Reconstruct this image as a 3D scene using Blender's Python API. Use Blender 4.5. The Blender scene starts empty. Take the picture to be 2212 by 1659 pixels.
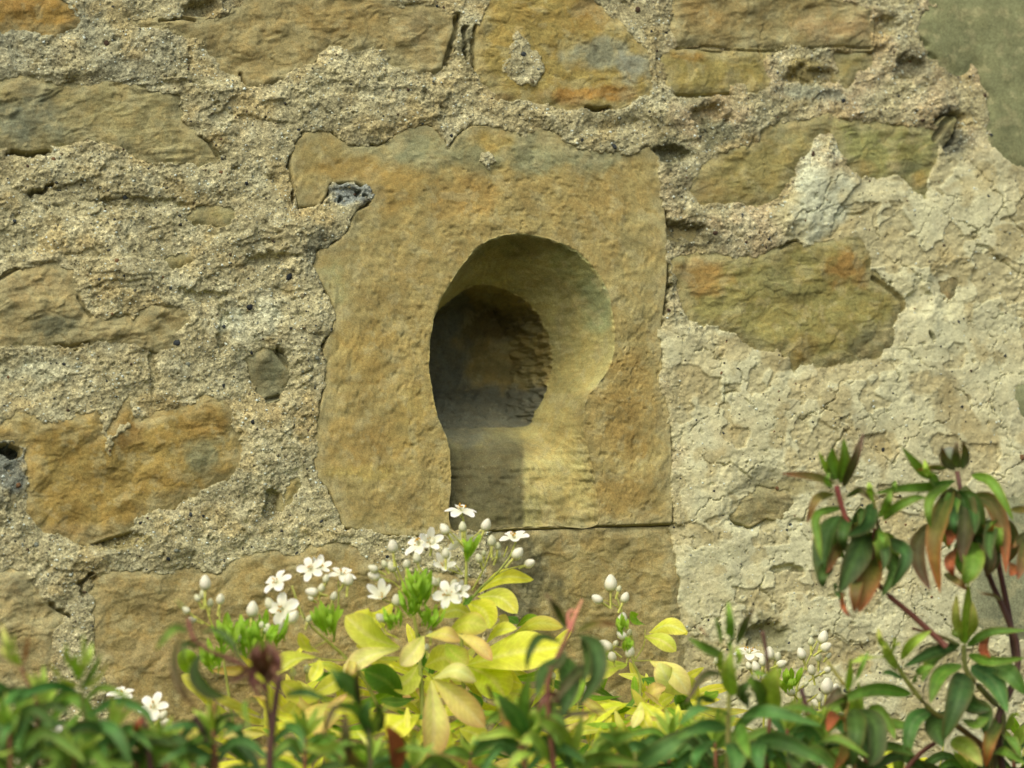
import bpy, math, random
import numpy as np
from concurrent.futures import ThreadPoolExecutor
from mathutils import Vector, Matrix
random.seed(7); RNG = np.random.default_rng(11)
S = bpy.context.scene
COL = S.collection

# ------------------------------------------------------------------ camera
WPX = 2212.0; HPX = 1659.0          # layout units: a 2212 x 1659 drawing of the place
FRAME = 0.70                        # metres of wall across the view
DIST = 2.2
AZ, EL = math.radians(17), math.radians(9)
WALLZ = 1.60                        # height of the view centre above the soil
T0 = Vector((0, 0, WALLZ))
CAMP = T0 + DIST*Vector((-math.sin(AZ)*math.cos(EL), -math.cos(AZ)*math.cos(EL), -math.sin(EL)))
FWD = (T0-CAMP).normalized()
RIGHT = FWD.cross(Vector((0, 0, 1))).normalized()
UP = RIGHT.cross(FWD).normalized()
cam_d = bpy.data.cameras.new('camera'); cam = bpy.data.objects.new('camera', cam_d); COL.objects.link(cam)
cam.location = CAMP
cam.rotation_euler = FWD.to_track_quat('-Z', 'Y').to_euler()
cam_d.sensor_width = 36; cam_d.lens = 36*DIST/FRAME
cam_d.clip_start = 0.05; cam_d.clip_end = 500
cam_d.dof.use_dof = True; cam_d.dof.focus_distance = DIST-0.03; cam_d.dof.aperture_fstop = 5.6
S.camera = cam

# ------------------------------------------------------------------ sky and sun (overcast)
SUN_EL, SUN_AZ = math.radians(48), math.radians(40)      # azimuth: degrees to the left of straight out from the wall
SUND = Vector((-math.sin(SUN_AZ)*math.cos(SUN_EL), -math.cos(SUN_AZ)*math.cos(SUN_EL), math.sin(SUN_EL)))
w = bpy.data.worlds.new('World'); S.world = w; w.use_nodes = True
nt = w.node_tree; bg = nt.nodes['Background']
sky = nt.nodes.new('ShaderNodeTexSky'); sky.sky_type = 'NISHITA'; sky.sun_disc = False
sky.sun_elevation = SUN_EL; sky.sun_rotation = math.atan2(SUND.x, SUND.y)
sky.air_density = 1.0; sky.dust_density = 6.0; sky.ozone_density = 0.6
nt.links.new(sky.outputs[0], bg.inputs[0]); bg.inputs[1].default_value = 0.125
sd_ = bpy.data.lights.new('sun', 'SUN'); sd_.energy = .95; sd_.angle = math.radians(75); sd_.color = (1, .98, .93)
sun = bpy.data.objects.new('sun', sd_); COL.objects.link(sun); sun.location = SUND*5
sun.rotation_euler = (-SUND).to_track_quat('-Z', 'Y').to_euler()
S.view_settings.view_transform = 'Standard'; S.view_settings.look = 'None'
S.view_settings.gamma = 1; S.view_settings.use_curve_mapping = False
S.view_settings.exposure = 0.64

# ------------------------------------------------------------------ layout helpers
def at(px, py, y=0.0):
    "drawing point -> the world point at distance y behind (+) or before (-) the wall face"
    k = FRAME/WPX/DIST
    d = FWD + RIGHT*((px-WPX/2)*k) + UP*((HPX/2-py)*k)
    return CAMP + d*((y-CAMP.y)/d.y)
def proj(X, Y, Z):
    dx, dy, dz = X-CAMP.x, Y-CAMP.y, Z-CAMP.z
    f = dx*FWD.x+dy*FWD.y+dz*FWD.z
    k = DIST*WPX/FRAME
    return (WPX/2+k*(dx*RIGHT.x+dy*RIGHT.y+dz*RIGHT.z)/f, HPX/2-k*(dx*UP.x+dy*UP.y+dz*UP.z)/f)
def pxs(p):                          # metres per drawing unit at a world point
    return FRAME/WPX*((p-CAMP).dot(FWD))/DIST
WB = (.83, 1.055, 1.20)
def lin(c): return tuple(k*v for k, v in zip(WB, lin0(c)))
def lin0(c): return tuple(((v/255)/12.92 if v/255 <= .04045 else ((v/255+.055)/1.055)**2.4) for v in c)
MM = 0.001
PX = FRAME/WPX

# ------------------------------------------------------------------ noise
PERM = RNG.permutation(4096).astype(np.int32)
ANG = RNG.random(4096)*2*np.pi; GX = np.cos(ANG).astype(np.float32); GY = np.sin(ANG).astype(np.float32)
def perlin(x, y):
    x = np.asarray(x, np.float32); y = np.asarray(y, np.float32)
    xi = np.floor(x).astype(np.int32); yi = np.floor(y).astype(np.int32)
    xf = x-xi; yf = y-yi
    u = xf*xf*xf*(xf*(xf*6-15)+10); v = yf*yf*yf*(yf*(yf*6-15)+10)
    def g(i, j, a, b):
        h = PERM[(PERM[(xi+i) & 4095]+yi+j) & 4095]
        return GX[h]*a+GY[h]*b
    n0 = g(0, 0, xf, yf); n1 = g(1, 0, xf-1, yf); n2 = g(0, 1, xf, yf-1); n3 = g(1, 1, xf-1, yf-1)
    a = n0+u*(n1-n0); b = n2+u*(n3-n2)
    return (a+v*(b-a))*1.5
def fbm(x, y, s, o=3, seed=0, gain=.5):
    r = np.zeros_like(x); a = 1.0; f = 1.0/s
    for i in range(o):
        r += a*perlin(x*f+seed*17.3+i*5.1, y*f+seed*9.7+i*3.3); a *= gain; f *= 2.03
    return r
def sstep(a, b, x):
    t = np.clip((x-a)/(b-a), 0, 1); return t*t*(3-2*t)
def cells(x, y, s, seed=0):
    "distance to the nearest cell border of a jittered grid"
    x = x/s; y = y/s; xi = np.floor(x).astype(np.int32); yi = np.floor(y).astype(np.int32)
    d1 = np.full(x.shape, 9.0); d2 = np.full(x.shape, 9.0)
    for i in (-1, 0, 1):
        for j in (-1, 0, 1):
            h = PERM[(PERM[(xi+i+seed*31) & 4095]+yi+j) & 4095]
            d = np.hypot(xi+i+.5+.46*GX[h]-x, yi+j+.5+.46*GY[h]-y)
            d2 = np.where(d < d1, d1, np.minimum(d2, d)); d1 = np.minimum(d1, d)
    return (d2-d1)*s
def seg_dist(x, y, a, b):
    dx, dy = b[0]-a[0], b[1]-a[1]; L = dx*dx+dy*dy+1e-9
    t = np.clip(((x-a[0])*dx+(y-a[1])*dy)/L, 0, 1)
    return np.hypot(x-a[0]-t*dx, y-a[1]-t*dy)
def poly_sd(x, y, P, pad=60):
    "signed distance to a polygon, negative inside; only near its box"
    P = np.array(P, float); out = np.full(x.shape, 999.0)
    m = (x > P[:, 0].min()-pad) & (x < P[:, 0].max()+pad) & (y > P[:, 1].min()-pad) & (y < P[:, 1].max()+pad)
    if not m.any(): return out
    X, Y = x[m], y[m]; d = np.full(X.shape, 1e9); ins = np.zeros(X.shape, bool); n = len(P)
    for i in range(n):
        a, b = P[i], P[(i+1) % n]
        d = np.minimum(d, seg_dist(X, Y, a, b))
        c = ((a[1] > Y) != (b[1] > Y)) & (X < (b[0]-a[0])*(Y-a[1])/(b[1]-a[1]+1e-12)+a[0])
        ins ^= c
    out[m] = np.where(ins, -d, d); return out
def line_dist(x, y, P, pad=40):
    P = np.array(P, float); out = np.full(x.shape, 999.0)
    m = (x > P[:, 0].min()-pad) & (x < P[:, 0].max()+pad) & (y > P[:, 1].min()-pad) & (y < P[:, 1].max()+pad)
    if not m.any(): return out
    d = np.full(x[m].shape, 1e9)
    for a, b in zip(P[:-1], P[1:]): d = np.minimum(d, seg_dist(x[m], y[m], a, b))
    out[m] = d; return out

# ------------------------------------------------------------------ object helpers
def tag(o, label=None, cat=None, group=None, kind=None):
    for k, v in (('label', label), ('category', cat), ('group', group), ('kind', kind)):
        if v: o[k] = v
    return o
def mesh_np(name, V, Fq, mat, parent=None, colors=None, smooth=True, extra=None):
    me = bpy.data.meshes.new(name)
    V = np.asarray(V, np.float32); Fq = np.asarray(Fq, np.int32); k = Fq.shape[1]
    me.vertices.add(len(V)); me.vertices.foreach_set('co', V.ravel())
    me.loops.add(Fq.size); me.loops.foreach_set('vertex_index', Fq.ravel())
    me.polygons.add(len(Fq)); me.polygons.foreach_set('loop_start', np.arange(0, Fq.size, k, dtype=np.int32))
    me.polygons.foreach_set('loop_total', np.full(len(Fq), k, np.int32))
    if smooth: me.polygons.foreach_set('use_smooth', np.ones(len(Fq), bool))
    if colors is not None:
        a = me.attributes.new('Col', 'FLOAT_COLOR', 'POINT')
        c = np.ones((len(V), 4), np.float32); c[:, :colors.shape[1]] = colors
        a.data.foreach_set('color', c.ravel())
    me.update(calc_edges=True)
    me.materials.append(mat)
    o = bpy.data.objects.new(name, me); COL.objects.link(o)
    if parent is not None: adopt(o, parent)
    return o
ROOTS = {}
def adopt(o, parent):
    o.parent = parent
    if parent.name in ROOTS: o.matrix_parent_inverse = Matrix.Translation(-ROOTS[parent.name])
def empty(name, loc):
    e = bpy.data.objects.new(name, None); COL.objects.link(e); e.location = loc; e.empty_display_size = .05
    ROOTS[e.name] = Vector(loc); return e
def grid_faces(nx, ny, keep=None):
    i = np.arange(nx*ny).reshape(ny, nx)
    q = np.stack([i[:-1, :-1], i[:-1, 1:], i[1:, 1:], i[1:, :-1]], -1).reshape(-1, 4)
    if keep is not None: q = q[keep[q].any(1)]
    return q
def compact(V, q, C):
    u, inv = np.unique(q.ravel(), return_inverse=True)
    return V[u], inv.reshape(q.shape), C[u]

# ------------------------------------------------------------------ materials
def new_mat(name):
    m = bpy.data.materials.new(name); m.use_nodes = True; n = m.node_tree; n.nodes.clear()
    out = n.nodes.new('ShaderNodeOutputMaterial'); b = n.nodes.new('ShaderNodeBsdfPrincipled')
    n.links.new(b.outputs[0], out.inputs[0]); return m, n, b, out
def nd(n, t, **kw):
    x = n.nodes.new(t)
    for k, v in kw.items():
        if isinstance(k, str) and k.startswith('i_'): x.inputs[k[2:].replace('_', ' ')].default_value = v
        else: setattr(x, k, v)
    return x
def ramp(n, src, stops):
    r = n.nodes.new('ShaderNodeValToRGB'); e = r.color_ramp.elements
    while len(e) < len(stops): e.new(.5)
    for el, (p, c) in zip(e, stops):
        el.position = p; el.color = (c, c, c, 1) if not isinstance(c, tuple) else (*c, 1)
    n.links.new(src, r.inputs[0]); return r.outputs[0]
def mix(n, mode, a, b, f=1.0):
    m = nd(n, 'ShaderNodeMix', data_type='RGBA', blend_type=mode)
    for sock, v in ((m.inputs[0], f), (m.inputs[6], a), (m.inputs[7], b)):
        if hasattr(v, 'is_output'): n.links.new(v, sock)
        else: sock.default_value = v
    return m.outputs[2]
def noise(n, co, scale, detail=4, rough=.6, dist=0):
    t = nd(n, 'ShaderNodeTexNoise'); t.inputs['Scale'].default_value = scale; t.inputs['Detail'].default_value = detail
    t.inputs['Roughness'].default_value = rough; t.inputs['Distortion'].default_value = dist
    n.links.new(co, t.inputs['Vector']); return t.outputs[0]
def bump(n, b, h, strength, dist, prev=None):
    x = nd(n, 'ShaderNodeBump'); x.inputs['Strength'].default_value = strength; x.inputs['Distance'].default_value = dist
    n.links.new(h, x.inputs['Height'])
    if prev is not None: n.links.new(prev, x.inputs['Normal'])
    return x.outputs[0]

def stone_material(name, strata=0.0, grain=1.0, bumpy=1.0, warmth=.8):
    m, n, b, out = new_mat(name)
    co = nd(n, 'ShaderNodeTexCoord').outputs['Object']
    att = nd(n, 'ShaderNodeAttribute', attribute_name='Col').outputs['Color']
    big = ramp(n, noise(n, co, 45, 4, .65, .4), [(.28, .72), (.5, 1.0), (.75, 1.24)])
    mid = ramp(n, noise(n, co, 230, 4, .7), [(.25, .8), (.5, 1.0), (.8, 1.16)])
    fine = ramp(n, noise(n, co, 1000, 3, .75), [(.25, 1-.42*grain), (.5, 1.0), (.75, 1+.42*grain)])
    c = mix(n, 'MULTIPLY', mix(n, 'MULTIPLY', mix(n, 'MULTIPLY', att, big), mid), fine)
    warm = ramp(n, noise(n, co, 75, 5, .68, .8), [(.44, 0.0), (.6, warmth)])
    c = mix(n, 'MIX', c, mix(n, 'MULTIPLY', c, (1.07, .965, .85, 1)), warm)
    grey = ramp(n, noise(n, co, 70, 5, .7, .3), [(.6, 0.0), (.78, .6)])
    c = mix(n, 'MIX', c, mix(n, 'MULTIPLY', c, (.9, 1.0, 1.05, 1)), grey)
    spots = ramp(n, noise(n, co, 520, 2, .5), [(.73, 0.0), (.8, .7)])
    c = mix(n, 'MIX', c, mix(n, 'MULTIPLY', c, (.5, .5, .5, 1)), spots)
    pale = ramp(n, noise(n, co, 640, 3, .6), [(.68, 0.0), (.78, .55)])
    c = mix(n, 'MIX', c, (.46, .40, .27, 1), pale)
    n.links.new(c, b.inputs['Base Color'])
    b.inputs['Roughness'].default_value = .95; b.inputs['Specular IOR Level'].default_value = .15
    n1 = bump(n, b, noise(n, co, 200, 6, .75, .15), .55*bumpy, .0022)
    n2 = bump(n, b, noise(n, co, 1300, 2, .6), .4*bumpy, .0006, n1)
    n.links.new(n2, b.inputs['Normal']); return m

def mortar_material():
    m, n, b, out = new_mat('gritty_mortar')
    co = nd(n, 'ShaderNodeTexCoord').outputs['Object']
    at_ = nd(n, 'ShaderNodeAttribute', attribute_name='Col'); att = at_.outputs['Color']; coarse = at_.outputs['Alpha']
    vo = nd(n, 'ShaderNodeTexVoronoi'); vo.inputs['Scale'].default_value = 560; n.links.new(co, vo.inputs['Vector'])
    sep = nd(n, 'ShaderNodeSeparateColor'); n.links.new(vo.outputs['Color'], sep.inputs[0])
    g = ramp(n, sep.outputs[0], [(.0, .68), (.25, .9), (.6, 1.02), (.85, 1.22), (1., 1.45)])
    vo2 = nd(n, 'ShaderNodeTexVoronoi'); vo2.inputs['Scale'].default_value = 1150; n.links.new(co, vo2.inputs['Vector'])
    sep2 = nd(n, 'ShaderNodeSeparateColor'); n.links.new(vo2.outputs['Color'], sep2.inputs[0])
    g2 = ramp(n, sep2.outputs[1], [(.0, .68), (.4, .97), (1., 1.34)])
    cc = mix(n, 'MULTIPLY', mix(n, 'MULTIPLY', att, g), g2)
    fine = ramp(n, noise(n, co, 420, 5, .75), [(.25, .72), (.5, 1.0), (.78, 1.2)])
    cf = mix(n, 'MULTIPLY', att, fine)
    cf = mix(n, 'MULTIPLY', cf, ramp(n, noise(n, co, 1500, 2, .6), [(.2, .8), (.8, 1.2)]))
    c = mix(n, 'MIX', cf, cc, coarse)
    big = ramp(n, noise(n, co, 30, 5, .65, .5), [(.28, .74), (.5, 1.0), (.74, 1.22)])
    c = mix(n, 'MULTIPLY', c, big)
    warm = ramp(n, noise(n, co, 22, 5, .65, .6), [(.45, 0.0), (.68, .75)])
    c = mix(n, 'MIX', c, mix(n, 'MULTIPLY', c, (1.06, .975, .87, 1)), warm)
    dk = ramp(n, noise(n, co, 380, 2, .5), [(.7, 0.0), (.76, .8)])
    c = mix(n, 'MIX', c, (.075, .062, .04, 1), dk)
    n.links.new(c, b.inputs['Base Color'])
    b.inputs['Roughness'].default_value = .97; b.inputs['Specular IOR Level'].default_value = .12
    n1 = bump(n, b, noise(n, co, 420, 4, .72), .3, .002)
    n2 = bump(n, b, vo.outputs['Distance'], .3, .0012, n1)
    for nn in [x for x in n.nodes if x.type == 'BUMP']:
        mr = nd(n, 'ShaderNodeMapRange'); mr.inputs['To Min'].default_value = .06; mr.inputs['To Max'].default_value = .36
        n.links.new(coarse, mr.inputs['Value']); n.links.new(mr.outputs[0], nn.inputs['Strength'])
    n.links.new(n2, b.inputs['Normal']); return m

def attr_material(name, rough=.5, trans=0.0, spec=.35, veins=0.0, var=.18, tcol=None):
    m, n, b, out = new_mat(name)
    co = nd(n, 'ShaderNodeTexCoord').outputs['Object']
    at_ = nd(n, 'ShaderNodeAttribute', attribute_name='Col'); att = at_.outputs['Color']
    c = mix(n, 'MULTIPLY', att, ramp(n, noise(n, co, 120, 4, .6), [(.3, 1-var), (.55, 1.0), (.8, 1+var)]))
    if veins:
        sp = ramp(n, noise(n, co, 420, 3, .6), [(.66, 0.0), (.76, .45)])
        c = mix(n, 'MIX', c, mix(n, 'MULTIPLY', c, (.62, .5, .4, 1)), sp)
        mu = nd(n, 'ShaderNodeMath', operation='MULTIPLY'); n.links.new(at_.outputs['Alpha'], mu.inputs[0]); mu.inputs[1].default_value = math.tau*veins
        sn = nd(n, 'ShaderNodeMath', operation='SINE'); n.links.new(mu.outputs[0], sn.inputs[0]); vein = ramp(n, sn.outputs[0], [(.55, 0.0), (.95, 1.0)])
        mv = mix(n, 'MIX', (1, 1, 1, 1), (1.07, 1.08, 1.2, 1), vein); c = mix(n, 'MULTIPLY', c, mv)
        tired = ramp(n, noise(n, co, 38, 4, .65, .5), [(.5, 0.0), (.7, .55)]); c = mix(n, 'MIX', c, mix(n, 'MULTIPLY', c, (.98, .86, .95, 1)), tired)
        grn = ramp(n, noise(n, co, 30, 3, .6, .3), [(.52, 0.0), (.72, .6)]); c = mix(n, 'MIX', c, mix(n, 'MULTIPLY', c, (.82, 1.0, .8, 1)), grn)
    n.links.new(c, b.inputs['Base Color'])
    b.inputs['Roughness'].default_value = rough; b.inputs['Specular IOR Level'].default_value = spec
    bn = bump(n, b, noise(n, co, 260, 3, .6, .5), .25, .001)
    if veins: bn = bump(n, b, vein, .35, .0006, bn)
    n.links.new(bn, b.inputs['Normal'])
    if trans:
        t = nd(n, 'ShaderNodeBsdfTranslucent'); n.links.new(mix(n, 'MULTIPLY', c, tcol or (1.15, 1.1, .7, 1)), t.inputs[0])
        mx = nd(n, 'ShaderNodeMixShader'); mx.inputs[0].default_value = trans
        n.links.new(b.outputs[0], mx.inputs[1]); n.links.new(t.outputs[0], mx.inputs[2]); n.links.new(mx.outputs[0], out.inputs[0])
    return m
def flat_material(name, col, rough=.8, var=.3, scale=300):
    m, n, b, out = new_mat(name)
    co = nd(n, 'ShaderNodeTexCoord').outputs['Object']
    c = mix(n, 'MULTIPLY', (*col, 1), ramp(n, noise(n, co, scale, 5, .65), [(.25, 1-var), (.5, 1.0), (.8, 1+var)]))
    n.links.new(c, b.inputs['Base Color']); b.inputs['Roughness'].default_value = rough; b.inputs['Specular IOR Level'].default_value = .2
    n.links.new(bump(n, b, noise(n, co, scale*1.5, 5, .65), .5, .002), b.inputs['Normal']); return m

M_STONE = stone_material('sandstone'); M_MORTAR = mortar_material()
M_BLOCK = stone_material('dressed_sandstone', bumpy=.55, warmth=.7)
M_CEMENT = stone_material('smooth_cement', grain=1.2, bumpy=.35, warmth=.2)
M_LEAF_Y = attr_material('golden_leaf', .5, .42, .22, veins=9, tcol=(1.1, 1.15, .5, 1))
M_LEAF_G = attr_material('dark_leaf', .55, .24, .22, var=.3, veins=7, tcol=(1.1, 1.25, .5, 1))
M_STEM = attr_material('stem', .6, 0, .25, var=.25)
M_PETAL = attr_material('petal', .55, .3, .2, var=.05, tcol=(1, 1, .95, 1))
M_GRIT = attr_material('grit', .9, 0, .15, var=.3)
M_SOIL = flat_material('soil', (.06, .045, .03), .95, .4, 60)
PEB = [flat_material('pebble_'+k, lin(c), .7, .35, 500) for k, c in
       (('slate', (62, 62, 58)), ('umber', (78, 56, 38)), ('charcoal', (42, 42, 40)), ('rust', (120, 82, 50)), ('ash', (128, 122, 100)), ('dun', (138, 118, 82)))]

# ------------------------------------------------------------------ ground
def ground():
    n = 60; xs = np.concatenate([-np.geomspace(60, .1, n//2), np.geomspace(.1, 60, n//2)])
    ys = np.concatenate([-np.geomspace(60, .05, n), [0.2]])
    X, Y = np.meshgrid(xs, ys); Z = .02*fbm(X, Y, .4, 3, 5)
    mesh_np('ground', np.stack([X, Y, Z], -1).reshape(-1, 3), grid_faces(len(xs), len(ys)), M_SOIL)['kind'] = 'structure'
ground()

# ------------------------------------------------------------------ the wall: stones traced as outlines (drawing units)
# name, outline, face height mm, strata, base colour, patches [(x, y, rx, ry, colour, strength)], label
ST = []
def stone(pts, h, strata, col, blobs=(), label=None, name='stone', mat=None, res=2.4):
    ST.append(dict(p=pts, h=h, st=strata, c=col, b=blobs, label=label, name=name, mat=mat or M_STONE, res=res))
stone([(-90,-90),(95,-90),(130,-10),(150,14),(172,44),(158,62),(105,86),(75,70),(41,64),(0,68),(-90,60)], 1, .4, (150,112,52), [(40,10,70,22,(168,126,66),.7)], 'orange-brown stone cut off by the corner')
stone([(279,41),(340,37),(420,46),(476,44),(505,25),(540,-10),(560,-90),(815,-90),(835,5),(860,14),(905,10),(948,14),(979,31),(986,58),(972,109),(962,146),(938,163),(897,156),(846,143),(823,112),(802,102),(761,116),(714,102),(646,146),(605,177),(560,190),(528,188),(520,165),(478,152),(470,128),(436,92),(400,72),(340,58),(300,58)], 0, .9, (152,129,82),
      [(760,40,120,40,(150,118,64),.6),(900,60,60,40,(160,136,92),.6),(560,150,70,30,(158,132,82),.6),(450,30,40,25,(120,108,66),.8)], 'broad ochre slab with cracked left end')
stone([(1085,-90),(1054,20),(1033,48),(1023,85),(1027,143),(1040,180),(1067,211),(1095,224),(1149,221),(1203,228),(1237,234),(1271,238),(1322,234),(1366,217),(1407,200),(1404,163),(1400,112),(1373,85),(1353,65),(1312,34),(1278,7),(1268,-90)], 2.5, .3, (158,130,68),
      [(1290,120,75,45,(148,142,112),.8),(1370,150,40,40,(160,154,128),.8),(1280,205,120,18,(166,116,54),.85),(1275,30,50,50,(160,118,58),.7),(1100,20,60,40,(166,132,66),.6),(1080,215,40,12,(160,112,48),.7)], 'rounded orange and grey stone holding a patch of mortar')
stone([(1455,-90),(1450,60),(1462,104),(1500,95),(1560,104),(1660,107),(1700,98),(1735,104),(1770,99),(1800,97),(1830,103),(1881,101),(1880,14),(1850,16),(1820,2),(1815,-90)], .5, .7, (148,126,80),
      [(1800,60,80,40,(160,126,84),.7),(1520,30,60,40,(152,118,66),.6),(1640,80,80,25,(152,136,92),.6)], 'brown stone with creased face')
stone([(1446,106),(1500,101),(1560,111),(1650,113),(1658,118),(1650,130),(1658,168),(1648,196),(1622,200),(1612,180),(1580,180),(1574,202),(1520,204),(1462,206),(1440,190),(1436,130)], .5, .6, (146,124,66), [(1480,120,50,14,(160,118,56),.7)])
stone([(1800,112),(1881,106),(1881,143),(1851,156),(1834,187),(1813,173),(1810,143)], -2.5, .4, (140,122,72))
stone([(-90,177),(0,177),(51,166),(90,176),(136,185),(221,180),(289,184),(323,197),(387,206),(391,238),(401,272),(428,292),(452,309),(472,340),(466,350),(435,357),(367,353),(333,350),(272,326),(231,308),(190,292),(146,313),(112,316),(100,326),(27,324),(0,318),(-90,318)], 1.5, 1.2, (150,132,86),
      [(50,255,110,60,(112,110,86),.85),(60,190,70,18,(150,132,92),.7),(330,330,120,22,(158,138,90),.7),(240,230,120,40,(144,126,80),.6)], 'long grey-green slab with a pointed right end')
stone([(-90,607),(0,607),(34,583),(102,570),(163,583),(161,620),(170,651),(194,682),(218,695),(238,694),(272,683),(289,694),(326,661),(374,670),(401,675),(402,690),(384,719),(367,750),(340,753),(306,746),(272,739),(190,743),(143,748),(51,743),(0,746),(-90,746)], 1.5, 1.3, (158,136,90),
      [(135,705,65,28,(108,104,78),.85),(60,620,90,30,(164,138,92),.6),(330,715,60,25,(160,136,86),.6)], 'split tan slab with a dark stain')
stone([(-90,940),(0,920),(48,889),(68,899),(99,915),(153,906),(204,886),(216,900),(217,937),(236,925),(282,858),(289,886),(306,909),(340,892),(367,886),(401,879),(442,855),(476,869),(496,889),(517,940),(520,971),(510,1011),(483,1035),(459,1045),(421,1073),(391,1086),(340,1103),(306,1112),(282,1139),(231,1153),(184,1170),(150,1163),(109,1153),(78,1132),(58,1105),(60,1010),(52,960),(20,948),(-90,960)], 0, .5, (152,120,60),
      [(435,995,62,42,(112,106,74),.9),(270,930,40,40,(120,84,46),.5),(150,1150,110,16,(160,128,76),.7),(130,1040,90,60,(158,128,68),.6),(450,900,40,40,(150,114,58),.6)], 'large orange-brown stone with a grey-green patch')
stone([(-90,1245),(-20,1245),(44,1234),(65,1255),(82,1285),(102,1302),(139,1316),(136,1346),(112,1367),(109,1435),(88,1486),(41,1500),(-20,1510),(-90,1510)], 0, .9, (160,138,92), [(30,1270,50,30,(166,146,104),.6),(40,1420,60,60,(146,122,74),.6)], 'pale wrinkled stone low at the edge')
stone([(204,1252),(245,1234),(306,1238),(340,1241),(391,1228),(476,1238),(510,1211),(561,1190),(598,1185),(622,1200),(639,1200),(663,1180),(738,1173),(770,1185),(792,1206),(815,1228),(850,1236),(905,1240),(980,1244),(1042,1250),(1040,1450),(1040,1760),(260,1760),(232,1560),(218,1435),(211,1401),(201,1353),(206,1306),(196,1280)], 0, .4, (150,124,74),
      [(330,1290,110,50,(156,130,82),.6),(420,1460,140,90,(132,108,64),.6),(300,1420,80,50,(158,132,86),.5)], 'wide smooth brown block behind the white flowers')
# stone 11 is the block with the niche, made apart
NICHE = [(629,350),(640,310),(660,285),(700,278),(730,300),(760,317),(820,318),(840,305),(865,285),(880,278),(920,272),(945,282),(958,300),(968,328),(985,300),(1005,282),(1020,274),(1100,275),(1115,281),(1123,300),(1140,290),(1165,277),(1200,290),(1240,318),(1300,330),(1365,330),(1400,318),(1425,345),(1430,380),(1432,430),(1437,480),(1440,540),(1438,600),(1432,660),(1425,720),(1428,780),(1432,840),(1445,900),(1450,1000),(1452,1060),(1450,1128),(1300,1133),(1200,1138),(1100,1141),(1000,1150),(880,1156),(830,1154),(780,1144),(745,1138),(730,1100),(715,1060),(690,1035),(682,1000),(680,960),(690,900),(705,830),(700,760),(715,720),(728,680),(715,640),(690,600),(675,570),(690,540),(720,530),(755,500),(765,462),(800,446),(808,420),(796,400),(760,390),(712,394),(703,420),(690,442),(648,446),(640,420),(632,380)]
stone([(1062,1149),(1185,1143),(1300,1139),(1449,1134),(1458,1180),(1465,1250),(1468,1350),(1475,1450),(1470,1760),(1050,1760),(1050,1250),(1056,1200)], -.5, .3, (150,126,76),
      [(1118,1240,84,150,(84,76,52),1.0),(1230,1170,40,30,(158,132,84),.6),(1380,1300,60,80,(154,128,78),.5)], 'sill block under the niche with a dark water stain', 'sill_block')
stone([(1500,380),(1540,345),(1580,320),(1645,300),(1655,268),(1730,256),(1790,250),(1800,282),(1775,288),(1755,297),(1750,320),(1728,345),(1715,380),(1690,420),(1640,440),(1560,440),(1515,437),(1498,410)], -1.5, .8, (148,128,74),
      [(1530,410,40,30,(158,128,76),.7),(1690,290,60,20,(150,138,92),.7)], 'ochre stone left of the white mortar tongue')
stone([(1800,256),(1870,262),(1960,270),(2020,284),(2045,258),(2064,256),(2050,290),(2022,325),(2012,380),(2005,420),(1990,415),(1950,385),(1930,378),(1900,390),(1870,385),(1850,370),(1830,350),(1812,315),(1806,285)], -1.5, 1.1, (142,132,76),
      [(1950,360,50,18,(90,88,60),.7),(1990,390,24,24,(158,124,62),.7),(1860,360,40,18,(156,126,70),.6),(2040,290,26,40,(66,62,46),.9)], 'greenish stone with layered face')
stone([(1450,585),(1456,560),(1510,545),(1560,550),(1640,553),(1680,535),(1720,520),(1760,525),(1790,515),(1850,520),(1870,535),(1885,560),(1886,590),(1900,602),(1925,622),(1950,645),(1953,670),(1940,690),(1935,720),(1930,745),(1900,770),(1860,775),(1820,785),(1790,790),(1737,782),(1720,800),(1708,775),(1690,757),(1650,755),(1620,746),(1590,722),(1530,702),(1490,690),(1476,660),(1470,620)], -1.5, .5, (140,124,68),
      [(1520,595,60,45,(156,116,60),.85),(1830,575,50,45,(152,110,56),.85),(1690,605,50,50,(116,108,68),.6),(1880,735,60,40,(104,96,66),.8),(1730,760,40,40,(152,116,56),.6)], 'knobbly stone with two orange patches, in pale mortar')
stone([(533,778),(560,757),(580,750),(610,772),(632,800),(628,830),(610,852),(585,862),(565,842),(542,812)], -2.5, .3, (104,98,70), [(570,780,26,22,(84,82,62),.7)], 'small dark grey stone bedded in mortar')
stone([(1604,1070),(1640,1052),(1700,1062),(1716,1090),(1696,1118),(1660,1108),(1625,1128),(1590,1116)], -2.5, .6, (150,132,86), [(1690,1080,26,30,(122,108,72),.7)])
stone([(420,450),(470,440),(508,458),(510,478),(480,492),(430,488),(405,470)], -1.2, .3, (140,124,76))
stone([(358,560),(388,548),(420,556),(402,580),(366,584)], -1.5, .3, (146,126,78))
stone([(2040,600),(2062,594),(2078,612),(2070,640),(2050,652),(2042,625)], -5, .2, (108,92,60), [(2048,640,8,14,(120,76,48),.8)])
stone([(618,1052),(640,1030),(652,1040),(630,1080),(612,1096)], -3, .2, (140,118,66))
CEMENT = [(2004,-90),(2004,0),(2011,20),(1983,61),(1983,85),(2004,116),(2031,136),(2058,156),(2079,161),(2099,136),(2113,146),(2113,184),(2136,211),(2136,258),(2143,313),(2167,343),(2194,359),(2240,362),(2330,360),(2330,-90)]
CEMENT2 = [(2330,1060),(2212,1072),(2150,1095),(2125,1130),(2112,1180),(2096,1240),(2090,1290),(2098,1345),(2130,1368),(2212,1378),(2330,1380)]
CEMENT3 = [(2200,838),(2240,830),(2330,840),(2330,900),(2212,892),(2197,868)]
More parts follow.
